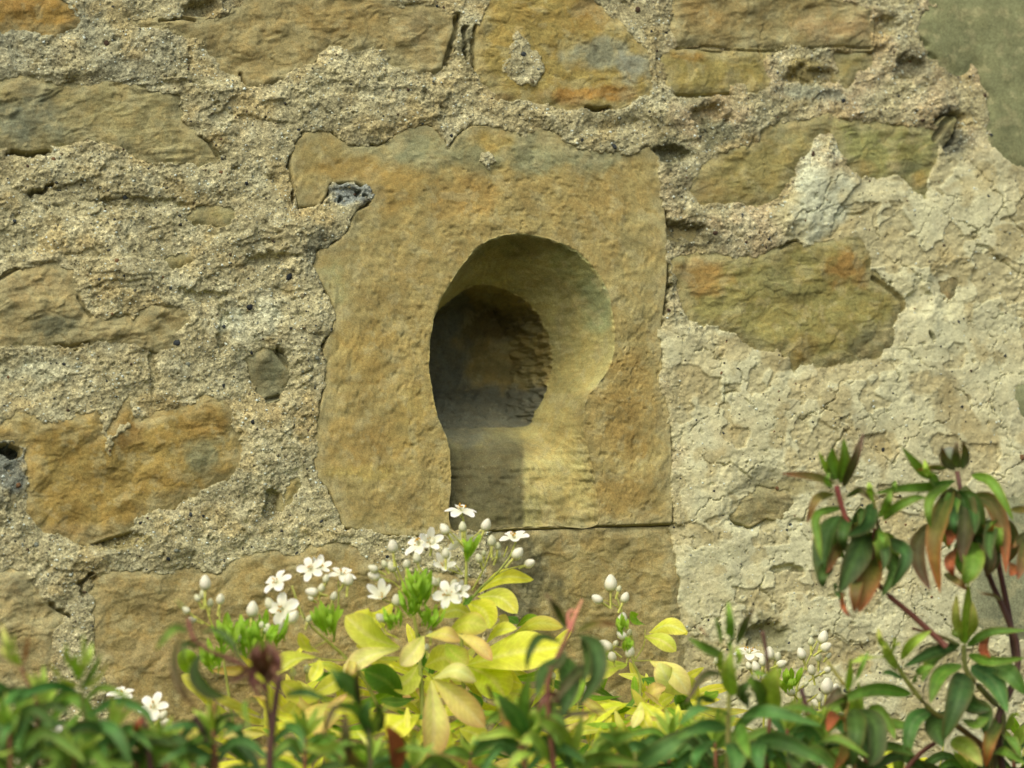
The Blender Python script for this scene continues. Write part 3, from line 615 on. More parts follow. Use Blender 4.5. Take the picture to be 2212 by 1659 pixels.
def scatter():
    X, Z, px, py, sd, h, L = MG
    ok = np.flatnonzero(((sd > 4) & (px > 4) & (px < WPX-4) & (py > 4) & (py < HPX-60)).ravel())
    f = lambda A, i: A.ravel()[i]
    mem = [[pebble_mesh(k*10+j, PEB[k]) for j in range(3)] for k in range(6)]
    pick = RNG.choice(ok, 2600, replace=False); done = []
    for i in pick:
        if len(done) >= 270: break
        l = f(L, i)
        if l > .5 and random.random() < .2: continue
        r = min(9.5, 2.6+random.expovariate(.62)) if l < .5 else min(7, 2.0+random.expovariate(.9))
        p = (f(px, i), f(py, i))
        if any((p[0]-q[0])**2+(p[1]-q[1])**2 < (r+q[2]+4)**2 for q in done): continue
        done.append((*p, r))
        k = random.choices(range(6), (4, 3, 4, 2, 3, 2) if l < .5 else (4, 2, 5, 2, 1, 0))[0]
        o = bpy.data.objects.new('pebble', random.choice(mem[k])); COL.objects.link(o); o.parent = MORTAR
        R = r*PX; o.location = (f(X, i), -f(h, i)*MM+R*.12, f(Z, i)); o.rotation_euler = (0, random.uniform(0, 6.3), 0)
        o.scale = (R*random.uniform(.8, 1.35), R*.6, R*random.uniform(.7, 1.1))
    # traced larger ones
    n = 15000; pick = RNG.choice(ok, n*2, replace=False); l = f(L, pick); pick = pick[(l < .5) | (RNG.random(len(pick)) < .22)][:n]; n = len(pick)
    B = np.array([(1,0,0),(-1,0,0),(0,1,0),(0,-1,0),(0,0,1),(0,0,-1)], float); T = np.array([(0,3,4),(3,1,4),(1,2,4),(2,0,4),(3,0,5),(1,3,5),(2,1,5),(0,2,5)])
    R = (1.0+RNG.exponential(.75, n))*PX; R = np.minimum(R, 4.2*PX)
    P = np.stack([f(X, pick), -f(h, pick)*MM+R*.2, f(Z, pick)], -1); a = RNG.random(n)*6.28
    W = B[None]*(1+.5*(RNG.random((n, 6, 1))-.5)); x = W[..., 0]*np.cos(a)[:, None]-W[..., 2]*np.sin(a)[:, None]; zz = W[..., 0]*np.sin(a)[:, None]+W[..., 2]*np.cos(a)[:, None]
    V = np.stack([x*1.15, W[..., 1]*.7, zz], -1)*R[:, None, None]+P[:, None]
    F = (T[None]+6*np.arange(n)[:, None, None]).reshape(-1, 3)
    pal = np.array([lin(c) for c in ((206,196,166),(190,176,138),(160,140,100),(112,98,72),(70,64,54),(214,206,182),(150,126,86),(92,72,50))])
    C = np.repeat(pal[RNG.choice(8, n, p=[.2,.2,.18,.1,.08,.1,.1,.04])], 6, 0)
    mesh_np('grit', V.reshape(-1, 3), F, M_GRIT, MORTAR, C)['kind'] = 'stuff'
scatter()
#PLANTS
# ------------------------------------------------------------------ plants
WB = (1, 1, 1)
def Z7(x, y): return (.3399*x, 1095+.3399*y)
def Z8(x, y): return (727.6+.3399*x, 1095+.3399*y)
def Z9(x, y): return (1460+.3399*x, 1095+.3399*y)
def ZT(x, y): return (1642.1+.2577*x, 909.6+.2577*y)
def spline(P, n):
    P = [np.array(p, float) for p in P]
    if len(P) == 2: return [P[0]+(P[1]-P[0])*t for t in np.linspace(0, 1, n)]
    Q = [2*P[0]-P[1]]+P+[2*P[-1]-P[-2]]; out = []
    for t in np.linspace(0, len(P)-1, n):
        i = min(int(t), len(P)-2); f = t-i; a, b, c, d = Q[i:i+4]
        out.append(.5*(2*b+(c-a)*f+(2*a-5*b+4*c-d)*f*f+(3*b-a-3*c+d)*f**3))
    return out
def widths(prof, t):
    if prof == 'lance': return max(0, math.sin(math.pi*min(1, t**.8*1.0)))**.75*(1 if t < .97 else .6)+.05*(1-t)
    if prof == 'obovate': return max(0, (math.sin(math.pi*t**1.35))**.72)+.05*(1-t)
    if prof == 'petal': return max(0.10, math.sin(math.pi*min(.93, t**1.25*.93+.02))**.6)
def blade(name, parent, C3, w, col, mat, roll=0., fold=.25, curl=0., prof='lance', nu=12, nv=6, face=None, wave=.0, rib=True):
    "a leaf or petal along the world polyline C3 (metres), width w (metres); col = (base, tip, edge, rib) in sRGB"
    C3 = [Vector(c) for c in C3]; n = len(C3); V = []; K = []
    cb, ct, ce, cr = [np.array(lin(c)) for c in col]; ph = random.uniform(0, 6)
    for i, c in enumerate(C3):
        t = i/(n-1); T = (C3[min(i+1, n-1)]-C3[max(i-1, 0)]).normalized()
        N = (face if face is not None else (CAMP-c)); N = (N-T*N.dot(T)).normalized()
        N = Matrix.Rotation(roll, 3, T) @ N; B = T.cross(N).normalized(); hw = w/2*widths(prof, t)
        for j in range(nv+1):
            s = 2*j/nv-1
            off = fold*abs(s)*hw-curl*s*s*hw+wave*hw*math.sin(t*9+ph+s*2)*abs(s)
            V.append(c+B*(s*hw)+N*off)
            g = cb+(ct-cb)*t**2.2; e = abs(s)**3*(.35+.65*t); g = g+(ce-g)*e*.8
            if rib and j == nv//2: g = g+(cr-g)*.55
            K.append((*g, 1.3+t-.26*abs(s)))
    return mesh_np(name, [tuple(v) for v in V], grid_faces(nv+1, n), mat, parent, np.array(K))
def leaf(parent, pts, w, y, dy, col, mat, name='leaf', n=12, bulge=0., **kw):
    "leaf drawn through points; y = distance before the wall at the base, dy = change towards the tip"
    S2 = spline(pts, n); C3 = []
    for i, p in enumerate(S2):
        t = i/(n-1); C3.append(at(p[0], p[1], -(y+dy*t+bulge*math.sin(math.pi*t))))
    r = kw.get('roll', 0.)
    return blade(name, parent, C3, w*pxs(C3[n//2])/max(.6, math.cos(r)), col, mat, **kw)
def tube(name, parent, C3, r0, r1, cols, mat=None, k=7, n=None):
    C3 = [Vector(c) for c in (spline(C3, n) if n else C3)]; m = len(C3); V = []; K = []; F = []
    ca, cb = np.array(lin(cols[0])), np.array(lin(cols[1]))
    for i, c in enumerate(C3):
        T = (C3[min(i+1, m-1)]-C3[max(i-1, 0)]).normalized(); U = T.orthogonal().normalized(); W = T.cross(U); t = i/(m-1); r = r0+(r1-r0)*t
        for j in range(k):
            a = j*math.tau/k; V.append(tuple(c+U*(r*math.cos(a))+W*(r*math.sin(a)))); K.append(ca+(cb-ca)*t)
    for i in range(m-1):
        for j in range(k): F.append((i*k+j, i*k+(j+1) % k, (i+1)*k+(j+1) % k, (i+1)*k+j))
    for b in (0, (m-1)*k):
        V.append(tuple(C3[0] if b == 0 else C3[-1])); K.append(ca if b == 0 else cb); L = len(V)-1
        for j in range(k): F.append((b+j, b+(j+1) % k, L, L))
    F = [f if f[2] != f[3] else f for f in F]
    me = bpy.data.meshes.new(name); me.from_pydata(V, [], [tuple(dict.fromkeys(f)) for f in F])
    for p in me.polygons: p.use_smooth = True
    a = me.attributes.new('Col', 'FLOAT_COLOR', 'POINT'); a.data.foreach_set('color', np.concatenate([np.array(K), np.ones((len(K), 1))], 1).astype(np.float32).ravel())
    me.materials.append(mat or M_STEM); o = bpy.data.objects.new(name, me); COL.objects.link(o); adopt(o, parent); return o
def stem(parent, pts, y, w0, w1, cols, dy=0., name='stem', n=16, root=None):
    P = [at(p[0], p[1], -(y+dy*i/max(1, len(pts)-1))) for i, p in enumerate(pts)]; s = pxs(P[0])
    if root is not None:                      # carry the stem on down to the soil
        a = P[0]; b = Vector((root[0], root[1], -.01)); dv = (P[1]-a).normalized(); m = a-dv*min(.12, (a-b).length*.3)
        low = [b.lerp(m, t)*(1-t)+m.lerp(a, t)*t for t in np.linspace(0, .96, 14)]
        return tube(name, parent, [tuple(p) for p in low]+[tuple(p) for p in spline(P, n)], w0*s*.62, w1*s/2, cols)
    return tube(name, parent, [tuple(p) for p in P], w0*s/2, w1*s/2, cols, n=n)
def frame_dir(dx, dy, dz): return (RIGHT*dx+UP*dy-FWD*dz).normalized()
def jit(c, a): return tuple(max(0, min(255, v+random.uniform(-a, a))) for v in c)

# ---- golden Mexican-orange-like shrub
SHRUB_BASE = Vector((at(1000, 1659, -.1).x, -.13, 0))
SHRUB = empty('flowering_shrub', SHRUB_BASE)
tag(SHRUB, 'golden-leaved shrub with clusters of white blossom and buds against the wall', 'shrub')
YC = {'Y': ((216,226,80),(228,228,94),(232,230,122),(238,236,160)), 'B': ((222,232,66),(234,234,74),(236,232,106),(240,238,148)), 'P': ((228,230,130),(228,222,142),(224,202,138),(238,236,178)),
      'K': ((222,220,116),(212,176,112),(192,144,94),(228,210,144)), 'O': ((196,206,72),(208,204,92),(210,190,110),(220,220,120)), 'G': ((126,172,40),(142,186,46),(154,186,62),(174,200,84)), 'D': ((88,132,40),(98,144,46),(118,154,58),(140,168,78))}
def yl(base, tip, w, c='Y', bow=.12, y=.1, dy=.02, Z=Z8, prof='obovate', roll=None, fold=.18, curl=.1):
    b, t = np.array(Z(*base)), np.array(Z(*tip)); d = t-b; nrm = np.array((d[1], -d[0])); mid = (b+t)/2+nrm*bow
    col = tuple(jit(c_, 6) for c_ in YC[c])
    return leaf(SHRUB, [tuple(b), tuple(mid), tuple(t)], w*.3399, y, dy, col, M_LEAF_Y, prof=prof, roll=random.uniform(-.4, .4) if roll is None else roll, fold=random.uniform(.05, .38), curl=random.uniform(-.1, .3), bulge=random.uniform(.0, .012), wave=random.uniform(.04, .16), nv=8, n=16, face=frame_dir(random.uniform(-.35, .15), random.uniform(.2, .9), 1))
for a in [((400,890),(55,690),230,'Y',.1,.10),((430,960),(120,880),150,'Y',.15,.085),((300,1000),(150,900),90,'B',.1,.08),((1180,1130),(1000,1010),160,'B',.1,.08),((1250,1180),(1040,1160),150,'Y',.1,.075),((700,1000),(560,1180),150,'B',.1,.08),((1000,1350),(1180,1230),140,'Y',.1,.08),((640,1330),(500,1250),120,'O',.1,.08),((1700,1400),(1830,1250),130,'B',.1,.08),((400,900),(36,1060),135,'P',-.08,.115),((360,610),(95,680),150,'B',.25,.085),((412,850),(275,742),95,'Y',.1,.12),((552,822),(405,1008),120,'P',.05,.135),
          ((562,820),(788,850),105,'K',.12,.135),((770,810),(988,978),90,'K',.1,.13),((700,800),(962,765),170,'O',.18,.112),((690,870),(835,1000),140,'O',-.05,.105),((880,715),(640,690),110,'Y',-.2,.10),((830,610),(975,775),170,'B',.2,.09),
          ((895,570),(1148,678),130,'Y',.18,.085),((885,550),(1252,462),100,'B',.16,.075),((975,765),(1072,680),85,'P',-.2,.075),((950,865),(1145,775),100,'Y',.16,.09),((820,1005),(1440,890),280,'B',.03,.10),((1135,800),(1440,765),95,'O',.15,.085),
          ((835,1015),(1075,1215),230,'B',.12,.085),((610,1090),(888,1108),120,'P',.22,.15),((615,1095),(942,1402),160,'K',.03,.15),((600,1100),(600,1648),175,'K',.03,.155),((560,1010),(770,960),170,'Y',.1,.085),((520,1000),(355,1160),150,'Y',.12,.09),
          ((415,1220),(172,1040),180,'D',-.1,.10),((505,1210),(278,1230),70,'D',.1,.1),((525,1320),(310,1460),185,'B',-.1,.12),((700,1340),(705,1585),130,'B',-.1,.13),((780,1410),(955,1510),135,'Y',.1,.12),((545,1390),(485,1530),80,'Y',.1,.11),
          ((790,1160),(895,1310),115,'D',.1,.075),((1990,980),(2240,1195),130,'P',.12,.11),((1955,822),(2158,918),105,'Y',.1,.1),((1985,800),(2225,800),110,'Y',.2,.09),((1958,752),(1866,664),75,'G',.15,.1),((1890,1262),(1595,1390),215,'B',-.12,.105),
          ((1845,1000),(1630,1110),150,'O',-.12,.085),((1930,1240),(1878,1405),75,'P',.08,.14),((1930,1240),(1995,1425),85,'Y',-.08,.14),((1940,1240),(2075,1500),150,'B',.1,.13),((1945,1232),(2090,1145),85,'K',.15,.11),((2030,1290),(2150,1195),85,'Y',.1,.1),((2085,1320),(2185,1300),60,'Y',.1,.1),((1940,1090),(2060,1180),110,'D',.1,.07),
          ((1140,760),(1310,740),70,'G',.2,.07),((1070,700),(1150,745),60,'D',.1,.06),((2140,1180),(2215,1300),90,'D',.1,.08),((860,560),(800,620),40,'D',.1,.09)]:
    yl(*a)
for a in [((2008,955),(1752,1075),150,'Y',-.15,.11),((2030,968),(1968,1105),85,'Y',.1,.12),((2032,925),(1898,798),75,'Y',.15,.1),((2080,1185),(1785,1110),130,'Y',.15,.1),((2240,1250),(1925,1490),210,'K',-.12,.12),((2010,1230),(1830,1420),150,'Y',.15,.1),((1345,1295),(1152,1068),115,'Y',-.15,.1),
          ((2212,1000),(2000,1180),110,'Y',.1,.09),((1900,1190),(1780,1380),130,'O',.1,.085),((1440,1300),(1310,1240),70,'Y',.1,.09),((1300,1420),(1130,1390),90,'K',.2,.11),((1560,1480),(1380,1440),130,'B',.1,.1),((1250,1060),(1170,900),120,'G',.1,.09),((2240,940),(2205,1080),60,'K',.1,.12)]:
    yl(*a, Z=Z7)
for a in [((60,1190),(-110,985),150,'P',.1,.11),((150,1230),(0,1100),120,'Y',-.1,.1),((0,770),(66,815),50,'B',.1,.09),((20,1490),(260,1560),230,'B',.1,.14),((1280,1600),(1500,1545),55,'B',.15,.12),((1240,1600),(1330,1670),60,'B',.1,.12),((700,1430),(850,1400),60,'Y',.15,.11),((270,1170),(180,1200),70,'G',.1,.1),((120,1290),(20,1180),90,'D',.1,.09),
          ((1700,1500),(1600,1340),60,'G',.1,.1),((1960,1640),(1800,1500),120,'K',.1,.13),((2212,1480),(2140,1330),60,'G',.1,.1),((1500,1660),(1620,1620),70,'B',.1,.1),((880,1300),(940,1360),70,'Y',.1,.1)]:
    yl(*a, Z=Z9)
# bright young leaves standing up round the flower stalks
for cx, cy, n_, L0, sp in [(520,600,26,210,80),(480,680,12,160,90),(590,760,12,150,120),(370,760,10,130,80),(830,320,7,150,40),(1800,800,7,120,60),(1850,900,5,90,70)]:
    for i in range(n_):
        a = math.radians(random.uniform(-34, 34)); L1 = L0*random.uniform(.7, 1.15); bx = cx+random.uniform(-.4, .4)*sp; by = cy+random.uniform(-10, 40)
        yl((bx, by), (bx+L1*math.sin(a), by-L1*math.cos(a)), random.uniform(22, 34), 'G', random.uniform(-.1, .1), .12+random.uniform(-.015, .015), .01)
for cx, cy, n_, L0, sp in [(1480,880,20,210,170),(1700,860,16,190,160),(2080,780,14,200,90),(1380,1020,10,180,120),(1600,940,10,170,100)]:
    for i in range(n_):
        a = math.radians(random.uniform(-38, 38)); L1 = L0*random.uniform(.7, 1.2); bx = cx+random.uniform(-.5, .5)*sp; by = cy+random.uniform(-10, 50)
        yl((bx, by), (bx+L1*math.sin(a), by-L1*math.cos(a)), random.uniform(26, 42), 'G', random.uniform(-.1, .1), .11+random.uniform(-.02, .02), .01, Z=Z7)
for cx, cy, n_, L0, sp in [(700,1150,12,130,160)]:
    for i in range(n_):
        a = math.radians(random.uniform(-40, 40)); L1 = L0*random.uniform(.6, 1.1); bx = cx+random.uniform(-.5, .5)*sp; by = cy+random.uniform(-10, 40)
        yl((bx, by), (bx+L1*math.sin(a), by-L1*math.cos(a)), random.uniform(26, 42), 'G', random.uniform(-.1, .1), .11+random.uniform(-.02, .02), .01, Z=Z9)
# leaves of the lower, inner part of the shrub
for i in range(470):
    x = random.uniform(330, 1960) if i < 90 else random.uniform(560, 1560); y = random.uniform(1545, 1820) if not 700 < x < 1480 else random.uniform(1440 if 800 < x < 1230 else 1500, 1800)
    if i >= 430: x, y = (random.uniform(590, 770), random.uniform(1430, 1580)) if i % 2 else (random.uniform(1270, 1480), random.uniform(1490, 1600))
    if 1500 < x and y < 1600: continue
    if x < 560 and y < 1590: continue
    a = random.uniform(-2.6, 2.6); L1 = random.uniform(80, 165); d = random.uniform(.05, .15) if y > 1540 else random.uniform(.04, .08)
    b = (x, y); t = (x+L1*math.sin(a), y-L1*math.cos(a)*.7)
    yl(b, t, L1*.42, random.choice('YYBBBOGDKO'), random.uniform(-.15, .15), d, random.uniform(-.02, .03), Z=lambda u, v: (u, v)); 
# stems
GS = ((150,160,60),(176,178,80)); YS = ((120,140,50),(170,176,90))
for pts, Z, d, w0, w1 in [([(545,1330),(535,1100),(520,900),(490,700),(462,560)], Z8, .105, 34, 18),([(800,1300),(805,1100),(790,800),(805,620),(820,500),(820,260),(800,60)], Z8, .09, 32, 16),([(1960,1700),(1930,1240),(1925,1080),(1880,980),(1885,860),(1830,720),(1775,560)], Z8, .1, 22, 12),
                      ([(2500,1500),(2330,1120),(2200,960),(2100,870),(1930,700),(1855,500)], Z7, .1, 34, 14),([(2120,860),(2150,620),(2150,470)], Z7, .1, 16, 9),([(1500,1500),(1440,1100),(1400,820),(1395,620)], Z7, .09, 26, 10),([(1420,900),(1330,700),(1300,540)], Z7, .09, 14, 9),([(1400,800),(1230,690)], Z7, .09, 10, 7),([(1720,1300),(1700,1000),(1690,800)], Z7, .09, 20, 12),
                      ([(740,1700),(760,1200),(830,1000),(900,850)], Z9, .1, 22, 10),([(740,1200),(870,1090),(990,1040)], Z9, .1, 12, 9),([(820,1250),(900,1190)], Z9, .1, 10, 8),([(560,1300),(560,1000)], Z9, .1, 14, 10),([(2190,1760),(2205,1600),(2212,1470)], Z9, .1, 12, 8),([(1640,1760),(1690,1600),(1700,1500)], Z9, .1, 12, 8),([(1420,1760),(1320,1650),(1270,1600)], Z9, .12, 12, 8),([(700,1500),(300,1350),(100,1290)], Z9, .09, 14, 8),
                      ([(860,580),(930,500),(1000,440),(1090,330),(1130,240)], Z8, .1, 18, 10),([(1000,440),(1080,400),(1190,370)], Z8, .1, 10, 8),([(860,530),(930,400),(985,260)], Z8, .1, 12, 8),([(820,260),(860,200),(930,140)], Z8, .1, 10, 8),([(820,270),(760,200),(710,150)], Z8, .1, 10, 8),([(985,340),(1020,300)], Z8, .1, 7, 6),([(470,580),(420,480),(380,380),(360,300)], Z8, .115, 14, 9),([(440,560),(360,480),(270,440)], Z8, .115, 11, 7),([(500,560),(560,470),(500,330)], Z8, .11, 10, 7),
                      ([(800,430),(730,340),(690,290)], Z8, .1, 9, 7),([(1060,320),(1085,250)], Z8, .1, 9, 7),([(790,430),(720,400),(690,390)], Z8, .11, 9, 6),([(560,700),(650,620),(720,560)], Z8, .125, 10, 7),([(440,700),(360,620),(300,590)], Z8, .125, 10, 7),([(1900,960),(1820,900),(1740,880)], Z8, .1, 8, 6),([(1830,720),(1810,640),(1830,590)], Z8, .1, 7, 5),([(1790,640),(1720,600),(1670,590)], Z8, .1, 7, 5),([(1890,980),(1950,880),(1960,780)], Z8, .1, 9, 6),([(1890,980),(2000,975)], Z8, .105, 8, 6),
                      ([(610,1095),(540,1010)], Z8, .14, 9, 7),([(900,1060),(850,1000)], Z8, .09, 8, 6),([(2010,960),(2100,972),(2230,975)], Z7, .105, 9, 8),([(2080,850),(1970,905)], Z7, .11, 9, 6),([(1910,680),(1800,700),(1760,690)], Z7, .11, 9, 6),([(1700,820),(1610,760),(1600,690)], Z7, .1, 9, 6)]:
    q = [Z(*p) for p in pts]; root = None
    if q[0][1] > 1540: root = (SHRUB_BASE.x+random.uniform(-.12, .12), -.12+random.uniform(-.03, .03))
    elif pts[0][1] >= 1300: root = (SHRUB_BASE.x+random.uniform(-.1, .1), -.1)
    stem(SHRUB, q, d, w0*.3399, w1*.3399, YS if w0 > 15 else GS, root=root)
def bud(px, py, r, y, dirn=(0, 1), green=0., parent=None):
    r *= .86; c = at(px, py, -y); s = pxs(c); A = frame_dir(dirn[0], dirn[1], random.uniform(-.2, .4)); U = A.orthogonal().normalized(); W = A.cross(U); V = []; K = []; nu, nv = 10, 8
    wt, gr, br = np.array(lin((236,236,214))), np.array(lin((176,188,108))), np.array(lin((176,150,96)))
    for j in range(nv+1):
        t = j/nv; rr = math.sin(math.pi*min(1, .05+.92*t**.9))**.62*(1-.16*t)*.95
        for i in range(nu):
            a = i*math.tau/nu; k = 1-.07*max(0, math.cos(a*2.5+t*2.5))
            V.append(tuple(c+A*((t-.5)*2.3*r*s)+(U*math.cos(a)+W*math.sin(a))*(rr*r*s*k)))
            g = wt+(gr-wt)*max(green, max(0, 1-t*3.2)*.8); g = g+(br-g)*(.8 if t < .1 else 0); g = g+(gr-g)*.25*max(0, math.cos(a*2.5+t*2.5)); K.append(g)
    F = [(j*nu+i, j*nu+(i+1) % nu, (j+1)*nu+(i+1) % nu, (j+1)*nu+i) for j in range(nv) for i in range(nu)]
    return mesh_np('bud', V, F, M_PETAL, parent or SHRUB, np.array(K))
def flower(px, py, r, y, nrm, opening=.15, gaps=(), a0=None):
    "five white petals round yellow stamens; nrm = facing in view directions (right, up, towards the camera)"
    c = at(px, py, -y); s = pxs(c); N = frame_dir(*nrm); U = N.orthogonal().normalized(); W = N.cross(U); r *= s*.8
    fo = tube('flower', SHRUB, [tuple(c-N*r*.42), tuple(c-N*r*.2), tuple(c-N*.02*r)], r*.05, r*.13, ((170,180,90),(190,196,120)), k=8)
    a0 = random.uniform(0, 1.2) if a0 is None else a0
    for i in range(5):
        if i in gaps: continue
        a = a0+i*math.tau/5+random.uniform(-.08, .08); D = U*math.cos(a)+W*math.sin(a); op = opening+random.uniform(-.08, .1)
        P = [c+D*(r*(.06+.94*t))+N*(r*(op*1.2*t-.25*t*t*(1 if op < .4 else .1))) for t in np.linspace(0, 1, 11)]
        blade('petal', fo, P, r*.62*random.uniform(.85, 1.1), ((232,236,206),(244,246,240),(240,242,236),(230,234,214)), M_PETAL, prof='petal', face=N, fold=.1, curl=-.12, wave=.08)
    V = []; F = []; K = []; ye, pl = np.array(lin((214,170,40))), np.array(lin((230,230,190)))
    for i in range(9):
        a = random.uniform(0, 6.28); q = random.uniform(.1, .34); D = U*math.cos(a)+W*math.sin(a); e = c+D*(q*r)+N*(r*random.uniform(.25, .42)); b = c+D*(.05*r)
        for p, rad, kk in ((b, .018, pl), (b.lerp(e, .8), .016, pl), (b.lerp(e, .86), .05, ye), (e, .045, ye), (e+N*.05*r, .006, ye)):
            L = len(V)
            for j in range(4): t = j*math.pi/2; V.append(tuple(p+(U*math.cos(t)+W*math.sin(t))*(rad*r))); K.append(kk)
            if p is not b: F += [(L-4+j, L-4+(j+1) % 4, L+(j+1) % 4, L+j) for j in range(4)]
    mesh_np('stamens', V, F, M_PETAL, fo, np.array(K)); return fo
for a in [(997,1104,46,.09,(.1,.95,.3),.12),(905,1178,44,.095,(-.5,.7,.5),.2),(928,1172,34,.11,(.2,.4,.85),.7),(958,1222,32,.12,(.1,.5,.8),.75),(968,1285,42,.13,(-.1,.35,.9),.25),(990,1278,26,.13,(.5,.3,.8),.8),(826,1290,36,.125,(-.2,.5,.7),1.0),(1112,1163,42,.1,(-.1,.9,.35),.3),(996,1168,42,.08,(0,.5,-.75),.2),
          (672,1231,38,.11,(-.15,.45,.85),.3),(690,1226,30,.1,(.4,.6,.6),.6),(600,1258,44,.11,(-.45,.7,.5),.25),(612,1316,46,.115,(-.35,.15,.9),.15),(738,1242,40,.105,(.15,.9,.35),.2),(333,1528,44,.1,(-.2,.55,.75),.35),(262,1502,40,.09,(-.1,.9,.4),.25),(118,1594,36,.1,(.4,.1,.9),.4),(1618,1412,44,.1,(.05,.93,.35),.15),(150,1640,30,.1,(.2,.5,.8),.4),(1975,2000,30,.1,(.2,.5,.8),.4)]:
    if a[1] < 1700: flower(*a)
def stalk(px, py, r, y, d):
    b = at(px-d[0]*r*2.6, py+d[1]*r*2.6, -(y-.002)); c = at(px-d[0]*r*.8, py+d[1]*r*.8, -y); tube('stalk', SHRUB, [tuple(b), tuple(b.lerp(c, .5)), tuple(c)], 2.2*PX, 2.9*PX, ((176,184,84),(178,180,92)), k=5)
for px, py, r, d, g in [(848,1180,17,(-.1,1),0),(1050,1134,16,(.35,.9),0),(999,1138,13,(0,1),.35),(960,1143,15,(-.5,.8),0),(1062,1168,14,(0,1),.3),(1075,1198,11,(.3,.8),.4),(1075,1180,10,(.1,1),.5),(1118,1196,17,(.6,.7),0),(1144,1217,15,(.6,.3),0),(1034,1206,12,(-.3,.8),.3),(1045,1195,8,(0,1),.5),(808,1244,16,(-.8,.3),0),(806,1228,13,(-.8,.4),.2),
        (900,1205,13,(-.2,.9),.3),(846,1224,14,(-.4,.8),.2),(830,1218,10,(-.4,.8),.4),(878,1218,12,(0,1),.2),(963,1195,14,(0,1),.2),(935,1170,12,(.2,1),.3),(936,1256,13,(-.2,.6),.1),(945,1258,12,(.3,.8),.5),(980,1260,11,(.3,.6),.3),(940,1290,11,(-.6,.4),.4),(856,1297,16,(0,1),.1),(822,1335,14,(-.6,.6),.1),(838,1337,9,(0,1),.2),(1004,1270,10,(.6,.4),.4),
        (443,1259,19,(0,1),0),(438,1284,12,(-.1,1),.5),(426,1292,10,(-.4,.9),.4),(454,1302,11,(.1,1),.4),(476,1294,14,(.15,1),.15),(402,1318,11,(-.7,.6),.2),(415,1338,11,(-.8,.3),.2),(545,1316,20,(.1,1),0),(523,1345,12,(0,1),.2),(543,1358,12,(0,1),.25),(512,1377,15,(-.1,1),.1),(555,1377,13,(.1,1),.3),(565,1350,9,(0,1),.4),(582,1304,16,(-.3,.8),.2),(577,1358,13,(.2,.8),.3),(633,1333,18,(.4,.6),.05),(610,1358,17,(-.1,.6),.1),(667,1337,10,(.3,.9),.5),
        (674,1279,16,(-.8,.2),0),(694,1270,11,(.2,.9),.3),(704,1250,11,(.2,.9),.3),(721,1288,12,(.3,.9),.2),(748,1255,12,(.5,.7),.1),(753,1252,16,(.1,.9),0),(671,1293,8,(-.6,.4),.2),(1319,1260,21,(0,1),0),(1290,1294,15,(-.7,.5),0),(1350,1291,14,(.4,.9),.1),(1337,1272,9,(.3,.9),.4),(1344,1338,17,(.2,.9),0),(1343,1372,14,(-.6,.5),0),(1360,1366,9,(.2,.9),.3),(1308,1395,19,(-.7,.5),0),(1322,1418,14,(-.2,.6),0),(1361,1409,15,(.2,.6),0),(1330,1390,9,(.3,.6),.2),(1300,1408,10,(-.4,.4),.4),
        (1778,1377,17,(.3,.9),0),(1752,1386,11,(0,1),.4),(1784,1398,15,(.7,.5),.05),(1731,1412,15,(-.3,.9),0),(1768,1419,12,(0,1),.3),(1790,1416,9,(.5,.6),.3),(1753,1447,14,(-.2,.9),.1),(1788,1447,11,(.6,.4),.2),(1786,1482,21,(.1,1),0),(1803,1488,14,(.4,.8),.1),(1706,1492,15,(-.5,.5),.1),(1764,1520,14,(-.6,.4),0),(1770,1507,10,(0,1),.3),(1741,1477,8,(.4,.4),.5),(1661,1412,17,(.1,1),0),(1679,1419,13,(.3,.9),.25),(1688,1434,13,(.7,.3),0),(1632,1440,14,(-.2,.7),.05),(1617,1438,10,(-.3,.7),.2),(1647,1428,13,(0,1),.1),(1548,1428,10,(-.3,.9),.4),(1652,1462,9,(.3,.5),.2),
        (355,1560,15,(.8,.3),0),(352,1545,13,(.5,.6),.2),(360,1600,13,(.4,.8),.1),(645,1500,12,(.6,.4),.1),(632,1452,12,(0,1),.1),(663,1445,11,(0,1),.3),(1260,1490,13,(.2,.9),.1),(1250,1510,10,(.1,.9),.2),(1195,1460,9,(0,1),.3),(930,1370,9,(0,1),.2),(922,1398,9,(0,1),.3),(1900,1660,9,(0,1),.2)]:
    y = .115+random.uniform(-.015, .015); bud(px, py, r*.92, y, d, g); stalk(px, py, r, y, d)

# ---- narrow-leaved foreground shrubs
GC = {'D': ((64,98,42),(62,94,38),(100,90,52),(96,126,66)), 'B': ((76,124,60),(86,132,56),(112,132,68),(112,150,84)), 'M': ((100,144,50),(112,152,56),(140,130,66),(132,166,76)), 'L': ((150,186,66),(164,194,78),(180,180,94),(176,204,98)), 'T': ((160,188,72),(198,198,108),(198,166,106),(188,204,108)),
      'R': ((104,116,54),(146,88,56),(146,88,60),(130,100,64)), 'O': ((80,106,44),(176,98,46),(160,94,52),(120,118,58)), 'X': ((146,90,54),(176,90,56),(156,80,50),(166,100,64)), 'W': ((96,62,50),(112,80,60),(126,94,74),(86,54,46)), 'P': ((76,92,48),(100,74,54),(114,80,60),(100,98,64))}
RS = ((104,76,52),(140,94,68)); BS = ((70,52,44),(96,68,56)); LS = ((110,110,56),(150,160,80))
def plant(label, px, y):
    a = at(px, 1659, -y); e = empty('narrow_leaved_shrub', (a.x, a.y, 0)); tag(e, label, 'shrub', 'narrow-leaved shrubs in front of the wall'); return e
